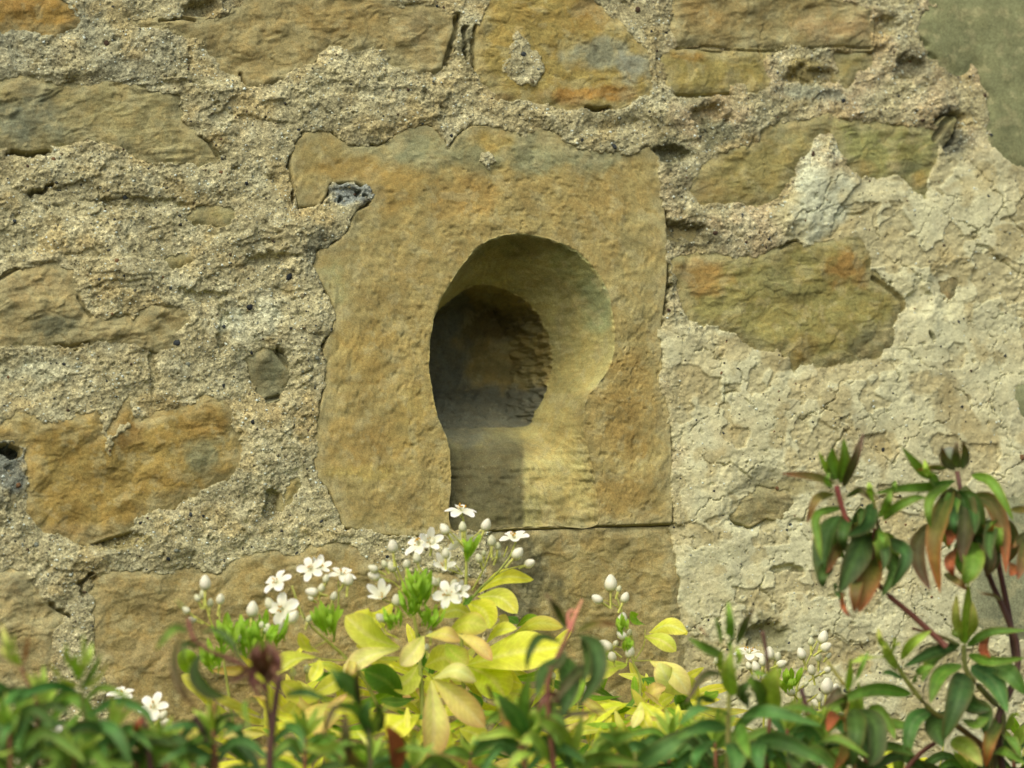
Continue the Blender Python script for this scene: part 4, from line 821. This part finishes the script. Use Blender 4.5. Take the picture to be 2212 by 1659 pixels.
def gl(P, Z, pts, w, c, y, dy=.03, roll=None, **kw):
    sc = .3399 if Z is not ZT else .2577
    kw.setdefault('fold', .22); kw.setdefault('curl', -.1)
    return leaf(P, [Z(*p) for p in pts], w*sc*(random.uniform(.92, 1.1) if Z is not ZT else random.uniform(1.15, 1.35)), y, dy, tuple(jit(k, 7) for k in GC[c]), M_LEAF_G, roll=random.uniform(-.45, .45) if roll is None else roll, bulge=random.uniform(0, .02), n=14, face=frame_dir(random.uniform(-.3, .2), random.uniform(.1, .7) if Z is not ZT else random.uniform(-.25, .2), 1), **kw)
def gs(P, Z, pts, w0, w1, y, cols=RS, root=False, dy=0.):
    sc = .3399 if Z is not ZT else .2577; r = None
    if root: e = ROOTS[P.name]; r = (e.x+random.uniform(-.06, .06), e.y+random.uniform(-.03, .03))
    return stem(P, [Z(*p) for p in pts], y, w0*sc, w1*sc, cols, root=r, dy=dy)
def shoot(P, x, ytop, y, cols='BDMM', tipc='L', lean=0., n=4, L=150, W=19, ylow=1720):
    "one leafy shoot of the same shrub: a stem, arching leaves in pairs, a tuft of young leaves"
    ytop += random.uniform(-75, 10); lean = random.uniform(-25, 25)
    stem(P, [(x-lean, ylow), (x-lean*.4, (ytop+ylow)/2), (x, ytop)], y, 13, 7, RS, root=(ROOTS[P.name].x+random.uniform(-.08, .08), ROOTS[P.name].y))
    for k in range(n):
        t = k/n; py = ytop+24+(ylow-ytop)*t*.75; px = x-lean*t*.8
        for sgn in (-1, 1):
            l = L*random.uniform(.7, 1.2)*(.7+.5*t); dr = random.uniform(-.35, .45); rise = random.uniform(.15, .5)
            pts = [(px, py), (px+sgn*l*.4, py-l*rise), (px+sgn*l*.78, py-l*(rise*.5-dr*.5)), (px+sgn*l*.95, py+l*dr)]
            col = tuple(jit(c_, 7) for c_ in GC[random.choice(cols)])
            leaf(P, pts, W*random.uniform(.8, 1.25), y, random.uniform(-.03, .06), col, M_LEAF_G, roll=random.uniform(-.6, .6), fold=.22, curl=-.1, n=14)
    for k in range(6):
        a = math.radians(random.uniform(-42, 42)); l = L*random.uniform(.35, .62)
        leaf(P, [(x, ytop+14), (x+l*.55*math.sin(a), ytop+14-l*.55*math.cos(a)), (x+l*math.sin(a*1.15), ytop+14-l*math.cos(a*1.15))], W*.75, y, random.uniform(-.01, .02), tuple(jit(c_, 7) for c_ in GC[tipc]), M_LEAF_G, roll=random.uniform(-.5, .5), n=10)

A = plant('low green narrow-leaved shrub with pale young tips at the lower left', 150, .30)
gs(A, Z7, [(240,1700),(235,1280),(185,1130),(125,1000)], 36, 20, .31, RS, True)
for p, w_, c in [([(130,1010),(60,900),(8,740)],52,'T'),([(125,1010),(60,960),(-10,880)],46,'T'),([(150,1000),(170,900),(182,815)],26,'X'),([(120,1000),(95,860),(90,800)],40,'L'),([(200,1150),(90,1190),(-10,1300)],48,'B'),([(200,1165),(110,1290),(80,1450)],50,'M'),([(230,1290),(180,1330),(120,1500),(130,1560)],60,'B'),([(235,1300),(330,1260),(470,1330)],50,'D'),([(230,1350),(60,1400),(-10,1560)],60,'B'),([(230,1270),(300,1380),(290,1520)],54,'B'),([(235,1480),(60,1560),(-20,1580)],44,'L')]: gl(A, Z7, p, w_, c, .31)
gs(A, Z7, [(545,1700),(535,1350),(515,1150),(500,1000)], 34, 18, .30, ((70,70,40),(120,130,60)), True)
for p, w_, c in [([(500,1080),(440,980),(415,860)],58,'L'),([(505,1080),(535,940),(530,800)],50,'L'),([(510,1080),(560,980),(585,860)],50,'L'),([(490,1150),(400,1100),(305,990)],52,'T'),([(530,1160),(630,1090),(690,980)],46,'T'),([(520,1150),(590,1060),(645,930)],54,'M'),([(505,1100),(480,1000),(490,930)],60,'L'),([(515,1100),(520,1030),(545,960)],54,'L'),
               ([(500,1180),(340,1135),(160,1185),(0,1280)],54,'B'),([(560,1330),(740,1235),(920,1300),(985,1420)],60,'B'),([(440,1370),(280,1410),(100,1650)],66,'B'),([(580,1380),(730,1430),(840,1650)],84,'B'),([(510,1310),(430,1410),(370,1590)],52,'M'),([(530,1360),(480,1500),(560,1660)],60,'D'),([(520,1260),(650,1150),(850,1220)],44,'M'),([(450,1250),(330,1270),(230,1360)],40,'D'),([(540,1480),(640,1500),(700,1660)],66,'B'),([(520,1450),(300,1520),(180,1660)],60,'B')]: gl(A, Z7, p, w_, c, .30)
for x, yt in ((50,1630),(240,1630),(350,1640)): shoot(A, x, yt, .27+random.uniform(-.03, .05), L=130)
shoot(A, -60, 1500, .3); shoot(A, 95, 1540, .28, L=160, W=22); shoot(A, 300, 1610, .3, L=150, W=22); shoot(A, 20, 1580, .33, L=150, W=22); shoot(A, 160, 1690, .33, ylow=1850)

B_ = plant('shrub with a withered brown flower head on a dark red stem', 580, .33)
gs(B_, Z7, [(1710,1700),(1720,1500),(1750,1250),(1775,1070)], 56, 40, .33, BS, True)
gs(B_, Z7, [(1730,1500),(1710,1350),(1690,1180),(1690,1050)], 34, 26, .33, BS)
for p, w_ in [([(1690,1060),(1640,960),(1650,850)],50),([(1700,1080),(1740,960),(1680,840)],56),([(1700,1100),(1770,1000),(1740,880)],50),([(1690,1060),(1680,950),(1720,860)],60),([(1640,1010),(1600,1100),(1660,1230)],54),([(1620,1000),(1520,1080),(1440,1110)],34),([(1760,980),(1780,1030),(1800,1080)],30),([(1690,1100),(1610,960),(1625,880)],46),([(1680,1120),(1740,1070),(1745,960)],52)]: gl(B_, Z7, p, w_, 'W', .335, .01, fold=.5)
gs(B_, Z7, [(1700,1180),(1560,1020),(1440,960),(1310,905),(1240,850),(1205,770),(1200,700)], 30, 26, .33, ((104,60,54),(132,84,74)))
for p, w_, c in [([(1195,785),(1100,780),(985,912)],54,'M'),([(1180,790),(1110,950),(1150,1150),(1250,1285)],66,'P'),([(1275,925),(1250,1060),(1340,1170),(1445,1205)],125,'D'),([(1270,800),(1370,785),(1470,860),(1555,1015)],50,'D'),([(1810,1195),(1950,1180),(2110,1240)],54,'D'),([(2240,1230),(2180,1140),(2100,1015)],70,'B'),([(1800,1380),(1900,1420),(1930,1560)],60,'B'),([(1210,720),(1170,650),(1110,580)],18,'L'),([(2220,1290),(2120,1290),(2050,1480)],44,'P'),([(1260,900),(1180,870),(1160,1000)],36,'D'),([(1640,1230),(1560,1250),(1590,1440)],40,'M'),([(2160,1500),(2060,1540),(1930,1520)],60,'L')]: gl(B_, Z7, p, w_, c, .34)
gs(B_, Z7, [(1350,1720),(1355,1450),(1365,1240)], 30, 18, .3, RS, True)
for p, w_, c in [([(1360,1420),(1340,1330),(1330,1230)],40,'T'),([(1365,1420),(1390,1320),(1380,1220)],40,'T'),([(1370,1500),(1470,1420),(1590,1380)],48,'B'),([(1350,1580),(1180,1540),(1000,1650)],56,'B'),([(1350,1460),(1200,1390),(1010,1420)],60,'B'),([(1380,1550),(1560,1490),(1760,1660)],70,'B'),([(1370,1500),(1290,1460),(1220,1500)],60,'L'),([(1380,1460),(1400,1350),(1560,1310)],50,'D'),([(1360,1600),(1290,1600),(1240,1700)],60,'B')]: gl(B_, Z7, p, w_, c, .3)
gs(B_, Z7, [(960,1700),(940,1500),(900,1330)], 46, 30, .31, BS, True); gs(B_, Z7, [(1310,1500),(1270,1400),(1240,1330)], 40, 44, .32, ((84,60,54),(70,50,46)))
for x, yt in ((460,1630),(660,1640)): shoot(B_, x, yt, .29+random.uniform(-.03, .04), L=120)
for p in ([(590,1500),(560,1400),(620,1320)],): gl(B_, Z7, [(880,1460),(870,1400),(900,1340)], 40, 'X', .3)

C_ = plant('shrub with a pink shoot tip in front of the yellow leaves', 1180, .32)
gs(C_, Z8, [(1380,1700),(1340,1150),(1400,960),(1450,850),(1490,760)], 46, 26, .32, RS, True)
gs(C_, Z8, [(1480,790),(1510,700),(1560,590)], 40, 12, .32, ((176,104,92),(222,164,122)))
gs(C_, Z8, [(1475,760),(1470,690),(1490,660),(1520,670)], 24, 16, .32, ((184,110,96),(222,164,126)))
for p, w_, c in [([(1460,770),(1390,640),(1322,545)],50,'P'),([(1530,790),(1650,740),(1795,752)],46,'R'),([(1415,855),(1290,830),(1220,930),(1205,1050)],56,'D'),([(1540,815),(1640,890),(1650,1080),(1520,1285)],120,'D'),([(1440,950),(1480,1120),(1430,1345)],130,'D'),([(1400,960),(1320,1050),(1270,1220)],100,'D'),([(1600,1000),(1500,1080),(1360,1260)],60,'P'),([(1560,830),(1600,980),(1560,1130)],70,'D'),([(1430,1250),(1350,1200),(1270,1310)],60,'W'),([(1350,1300),(1500,1320),(1720,1290)],44,'P'),([(1460,920),(1400,1010),(1330,1020)],50,'P'),([(1480,1000),(1560,1060),(1620,1010)],60,'D')]: gl(C_, Z8, p, w_, c, .33)
for p, w_, c in [([(1210,1490),(1140,1330),(1020,1190)],120,'B'),([(1200,1480),(1190,1250),(1230,1060)],80,'M'),([(1230,1480),(1330,1300),(1460,1400)],110,'M'),([(1240,1500),(1260,1360),(1250,1280)],90,'L'),([(1480,1640),(1420,1450),(1260,1340)],120,'L'),([(1200,1500),(1080,1430),(880,1480)],70,'L'),([(1480,1640),(1530,1480),(1560,1320)],66,'L'),([(1380,1650),(1250,1480),(1160,1500)],80,'L'),([(1350,1600),(1180,1580),(1060,1700)],80,'L'),([(1000,1240),(960,1150),(945,1150)],34,'R'),([(1080,1200),(1060,1330),(1100,1420)],50,'O'),([(1500,1650),(1700,1600),(1950,1640)],90,'M'),([(1650,1560),(1800,1470),(1900,1440)],80,'M'),([(1880,1640),(1780,1500),(1650,1430)],90,'M'),([(1900,1640),(2050,1560),(2300,1400)],120,'B'),([(1950,1640),(2030,1550),(2090,1570)],70,'L')]: gl(C_, Z8, p, w_, c, .30)
gs(C_, Z8, [(1210,1720),(1205,1600),(1215,1470)], 30, 26, .3, LS, True); gs(C_, Z8, [(1900,1720),(1900,1600),(1890,1560)], 30, 26, .3, LS, True); gs(C_, Z8, [(1480,1720),(1480,1620)], 26, 22, .3, LS, True)
gs(C_, Z8, [(215,1720),(205,1500),(200,1230)], 34, 24, .33, ((130,120,70),(90,100,60)), True)
for p, w_, c in [([(140,1250),(90,1120),(0,1030)],90,'B'),([(150,1280),(130,1140),(140,980)],40,'P'),([(190,1460),(140,1300),(0,1240)],60,'M'),([(215,1450),(180,1320),(215,1220)],70,'B'),([(235,1470),(260,1330),(345,1250)],50,'L'),([(190,1560),(100,1500),(-20,1530)],60,'M'),([(240,1600),(420,1530),(660,1570)],52,'M'),([(390,1670),(370,1500),(310,1390)],110,'X'),([(80,1660),(60,1500),(50,1300)],80,'P'),([(260,1440),(280,1330),(240,1240)],60,'D'),([(180,1660),(100,1600),(40,1440)],60,'O')]: gl(C_, Z8, p, w_, c, .32)
gs(C_, Z8, [(600,1560),(720,1590),(900,1670),(1000,1760)], 16, 24, .32, ((130,110,50),(130,70,50)))
for x, yt in ((800,1670),(1020,1680),(1340,1660),(1450,1650)): shoot(C_, x, yt, .27+random.uniform(-.03, .03), L=110, cols='MLBM')

shoot(C_, 890, 1640, .3, L=140, W=20); shoot(C_, 1120, 1600, .3, L=150, W=22, cols='BDMB')
D_ = plant('leafy green shrub with upright red-edged tips before the pale mortar', 1590, .30)
gs(D_, Z9, [(330,1720),(335,1300),(350,1000),(350,880)], 40, 26, .31, ((150,90,60),(170,190,100)), True)
for p, w_, c in [([(345,910),(345,760),(332,595)],66,'M'),([(385,880),(430,760),(492,645)],56,'P'),([(300,900),(210,840),(145,750)],26,'R'),([(310,950),(200,910),(75,830)],70,'M'),([(290,880),(270,780),(250,700)],40,'M'),([(330,1040),(290,1000),(300,900)],60,'L'),([(380,1060),(400,960),(390,890)],60,'L'),([(300,1060),(180,1080),(60,1255)],60,'P'),([(360,1200),(340,1060),(345,930)],110,'L'),([(260,1240),(160,1220),(150,1290)],50,'D'),([(330,1320),(160,1290),(0,1400)],96,'B'),([(320,1400),(180,1400),(0,1470)],90,'B'),([(430,1340),(600,1310),(940,1395)],100,'B'),([(400,1380),(430,1480),(470,1600)],86,'M'),([(500,1490),(700,1500),(990,1650)],110,'B'),([(250,1480),(150,1560),(100,1680)],80,'B'),([(460,1140),(500,1060),(600,1080)],50,'M'),([(620,1300),(600,1150),(640,1010)],130,'L'),([(470,1280),(430,1180),(470,1110)],90,'D'),([(560,1300),(520,1160),(460,1090)],100,'M'),([(900,1500),(1030,1480),(1230,1590)],70,'M'),([(950,1340),(800,1290),(650,1280)],90,'M'),([(350,1500),(380,1600),(360,1720)],110,'B'),([(560,1480),(520,1560),(540,1700)],100,'B'),([(720,1560),(760,1640),(840,1720)],120,'D')]: gl(D_, Z9, p, w_, c, .31)
gs(D_, Z9, [(575,1720),(590,1450),(600,1280)], 36, 20, .3, RS, True); gs(D_, Z9, [(590,1100),(575,930),(550,790)], 22, 26, .31, BS); gs(D_, Z9, [(845,1320),(820,1240),(795,1150)], 30, 30, .3, ((96,60,50),(80,60,60)))
gs(D_, Z9, [(1150,1720),(1080,1400),(1100,1180),(1060,1120),(960,980)], 40, 18, .29, ((140,66,46),(150,150,70)), True)
for p, w_, c in [([(1090,1170),(1100,1080),(1110,950)],44,'L'),([(1110,1170),(1170,1050),(1225,910)],40,'M'),([(1500,1190),(1250,1160),(920,1275)],92,'M'),([(1060,1300),(1050,1180),(930,1270)],80,'P'),([(1080,1370),(1010,1330),(960,1430)],90,'X'),([(1150,1290),(1260,1370),(1270,1560),(1220,1650)],120,'D'),([(1130,1280),(1150,1420),(1120,1660)],130,'D'),([(1090,1420),(1070,1560),(1000,1680)],70,'O'),([(1190,1330),(1200,1500),(1260,1660)],100,'D')]: gl(D_, Z9, p, w_, c, .29)
for x, yt in ((1500,1640),(1660,1660),(1760,1640)): shoot(D_, x, yt, .26+random.uniform(-.03, .03), L=130, cols='BDMB')

shoot(D_, 1700, 1580, .3, L=150, W=22); shoot(D_, 1545, 1590, .28, L=150, W=22); shoot(D_, 1860, 1610, .27, L=150, W=22)
E_ = plant('tall shrub with rosettes of drooping red-tipped leaves over the cement', 2120, .28)
gs(E_, ZT, [(2030,2900),(1990,2500),(2130,2200),(2160,1900),(2050,1600),(1930,1330),(1850,1100),(1720,750),(1650,420)], 70, 40, .28, BS, True)
gs(E_, ZT, [(2140,2000),(2080,1600),(2010,1250),(1970,1000),(1960,820)], 60, 34, .27, ((64,46,40),(112,70,56)))
gs(E_, ZT, [(1820,990),(1900,1020),(1980,1090),(2010,1250)], 50, 40, .275, ((100,64,52),(112,70,56)))
gs(E_, ZT, [(1560,1890),(1290,1640),(980,1360),(940,1120),(960,900)], 56, 34, .29, ((126,80,66),(132,80,64)))
gs(E_, ZT, [(940,1150),(820,960),(740,860),(680,700),(640,540)], 48, 46, .29, ((130,88,56),(158,84,78)))
gs(E_, ZT, [(980,1000),(985,860),(960,700),(920,560)], 30, 22, .29, ((130,80,60),(120,140,60)))
for p, w_, c in [([(625,520),(420,465),(172,440)],56,'R'),([(640,490),(590,350),(600,225)],112,'M'),([(670,520),(710,330),(700,140)],80,'M'),([(690,560),(790,330),(865,90)],60,'P'),([(600,480),(540,370),(490,250)],40,'L'),([(600,560),(560,500),(580,430)],50,'M'),([(630,610),(480,650),(390,860)],66,'R'),([(690,720),(480,790),(490,1000),(515,1180)],62,'M'),([(660,790),(560,960),(530,1200),(540,1390)],150,'D'),([(720,980),(620,1100),(550,1280)],84,'R'),([(910,900),(800,1130),(660,1450)],195,'D'),([(945,1120),(900,1320),(825,1610)],145,'O'),([(940,690),(890,860),(725,970)],112,'D'),([(1010,1110),(1130,1230),(1015,1480)],112,'D'),([(1080,990),(1220,1130),(1100,1410)],104,'D'),([(840,1240),(800,1400),(790,1610)],84,'R'),([(670,1420),(700,1560),(760,1650)],34,'X'),([(600,1200),(520,1280),(530,1400)],90,'D'),([(620,1350),(640,1430),(680,1500)],40,'D'),([(780,860),(850,760),(830,880)],60,'D'),([(720,640),(830,580),(930,660)],46,'P'),
               ([(1640,500),(1420,545),(1180,560),(940,610)],70,'M'),([(1030,830),(1130,730),(1290,650),(1390,640)],62,'M'),([(1000,810),(1060,690),(1105,560)],66,'M'),([(940,680),(920,580),(910,510)],50,'L'),([(1000,870),(1010,960),(1045,1050)],60,'M'),([(1090,620),(1120,560),(1135,500)],40,'M'),
               ([(1440,480),(1330,390),(1185,215)],74,'M'),([(1450,500),(1400,420),(1375,320)],50,'L'),([(1560,400),(1440,385),(1310,410)],44,'O'),([(1500,560),(1440,480),(1430,420)],80,'M'),([(1610,510),(1440,630),(1410,760),(1430,900)],64,'M'),([(1430,850),(1320,1030),(1340,1230),(1430,1425)],104,'P'),([(1610,550),(1520,780),(1460,1050),(1510,1450)],130,'O'),([(1720,540),(1720,850),(1690,1190)],150,'P'),([(1770,450),(1920,500),(2030,660),(2125,840)],72,'M'),([(1780,620),(1940,690),(2040,950),(2060,1280)],112,'O'),([(1640,1060),(1590,1180),(1620,1300)],84,'X'),([(1790,1010),(1780,1200),(1700,1380)],140,'M'),([(1580,850),(1600,950),(1570,1050)],80,'X'),([(2230,930),(2130,1020),(2120,1060)],60,'R'),([(2230,980),(2200,1150),(2155,1330)],90,'R'),([(1840,870),(1900,930),(1960,860)],60,'O'),([(2100,740),(2230,750),(2300,800)],50,'R'),([(1540,1280),(1650,1340),(1740,1420)],50,'R'),([(2040,1150),(2110,1230),(2100,1300)],90,'X'),([(1660,700),(1620,820),(1640,960)],70,'D'),([(1750,660),(1790,800),(1800,950)],80,'D'),([(2020,1500),(1950,1460),(1840,1440)],24,'R')]: gl(E_, ZT, p, w_, c, .285)
for cx, cy, n_, L0 in ((770,830,7,330),(960,960,8,330),(1650,600,8,420),(1960,860,7,340),(1800,980,5,300)):
    for i in range(n_):                       # more of the hanging leaves of each rosette
        sg = random.choice((-1, 1)); a = random.uniform(.05, .5); l = L0*random.uniform(.7, 1.15)
        gl(E_, ZT, [(cx, cy), (cx+sg*l*a*.8, cy+l*.12), (cx+sg*l*(a+.05), cy+l*.6), (cx+sg*l*a*.8, cy+l)], random.uniform(70, 115), random.choice('DDMMPO'), .275+random.uniform(-.02, .02), random.uniform(-.03, .03))
# round seed heads at the top of the tall stem
def seedhead(P, px, py, r, y, cols):
    c = at(px, py, -y); s = pxs(c)*r; V = []; K = []; F = []; nu, nv = 12, 9; U = UP; a_, b_ = np.array(lin(cols[0])), np.array(lin(cols[1]))
    for j in range(nv+1):
        t = j/nv; z = -math.cos(math.pi*t)
        for i in range(nu):
            a = i*math.tau/nu; rr = math.sin(math.pi*t)*(1+.08*math.cos(5*a)); V.append(tuple(c+(RIGHT*math.cos(a)-FWD*math.sin(a))*(rr*s)+UP*(z*s*1.15))); K.append(a_+(b_-a_)*(t**2*.6+.3*max(0, math.cos(5*a))*t))
    F = [(j*nu+i, j*nu+(i+1) % nu, (j+1)*nu+(i+1) % nu, (j+1)*nu+i) for j in range(nv) for i in range(nu)]
    mesh_np('seed_head', V, F, M_STEM, P, np.array(K))
x, y = ZT(1585, 300); seedhead(E_, x, y, 19, .28, ((104,120,84),(110,100,104)))
x, y = ZT(1690, 320); seedhead(E_, x, y, 16, .275, ((96,110,60),(120,70,66)))
for p in ([(1660,400),(1640,300),(1650,170)], [(1690,400),(1730,280),(1700,165)], [(1640,400),(1540,330),(1520,210)]): gl(E_, ZT, p, 60, 'P', .29)
gs(E_, Z9, [(2000,1720),(2080,1350),(1980,1200),(1850,1050),(1830,880)], 60, 30, .27, ((90,44,40),(130,140,70)), True)
for p, w_, c in [([(1835,880),(1850,680),(1862,470)],56,'L'),([(1820,870),(1780,720),(1785,550)],60,'T'),([(1850,870),(1890,740),(1885,600)],60,'T'),([(1800,830),(1770,800),(1775,780)],40,'L'),([(1850,885),(2000,800),(2240,785)],62,'M'),([(1800,880),(1620,930),(1440,1020)],80,'D'),([(1790,870),(1640,960),(1560,1120)],86,'M'),([(1810,1000),(1680,1080),(1615,1250)],110,'M'),([(1880,1010),(2020,1110),(2110,1310)],120,'B'),([(1830,1060),(1800,1200),(1700,1490)],170,'D'),([(1990,1000),(2120,1060),(2230,1200)],110,'B'),([(1620,1290),(1500,1380),(1460,1640)],96,'B'),([(1860,940),(2000,980),(2230,960)],60,'M'),([(1990,780),(1960,900),(2000,960)],70,'X'),([(1830,1350),(1900,1380),(1990,1340)],90,'M'),([(1750,1480),(1860,1540),(1950,1650)],110,'K' if False else 'T'),([(1900,1230),(1960,1320),(1960,1450)],110,'D'),([(2060,1450),(2130,1480),(2200,1600)],80,'M'),([(1700,1300),(1660,1400),(1700,1530)],140,'D'),([(2070,1330),(1990,1480),(1970,1660)],90,'O'),([(2100,1420),(2150,1330),(2180,1330)],50,'L'),([(2000,1580),(2080,1560),(2230,1640)],80,'M'),([(1780,1080),(1870,1250),(2000,1290)],120,'D')]: gl(E_, Z9, p, w_, c, .27)
gs(E_, Z9, [(2000,1560),(1800,1400),(1620,1290),(1450,1080),(1330,860)], 44, 26, .28, ((110,70,50),(140,160,70)))
for p, w_, c in [([(1350,960),(1230,960),(1095,995)],64,'L'),([(1430,970),(1510,860),(1625,785)],62,'L'),([(1340,900),(1300,850),(1285,770)],40,'T'),([(1360,960),(1400,880),(1380,830)],60,'L'),([(1440,1090),(1360,1060),(1310,1060)],50,'B'),([(1500,1120),(1560,1040),(1640,1010)],60,'M'),([(1400,1030),(1340,930),(1320,870)],60,'L')]: gl(E_, Z9, p, w_, c, .28)
gs(E_, Z9, [(1450,1680),(1560,1560),(1680,1480)], 34, 30, .27, ((132,88,70),(106,66,54)))
gs(E_, Z9, [(1500,770),(1600,800),(1700,830),(1800,880)], 18, 26, .28, ((140,90,70),(100,120,60)))
for x, yt in ((1940,1670),(2100,1660),(2190,1630)): shoot(E_, x, yt, .25+random.uniform(-.03, .03), L=130, cols='BDMD')
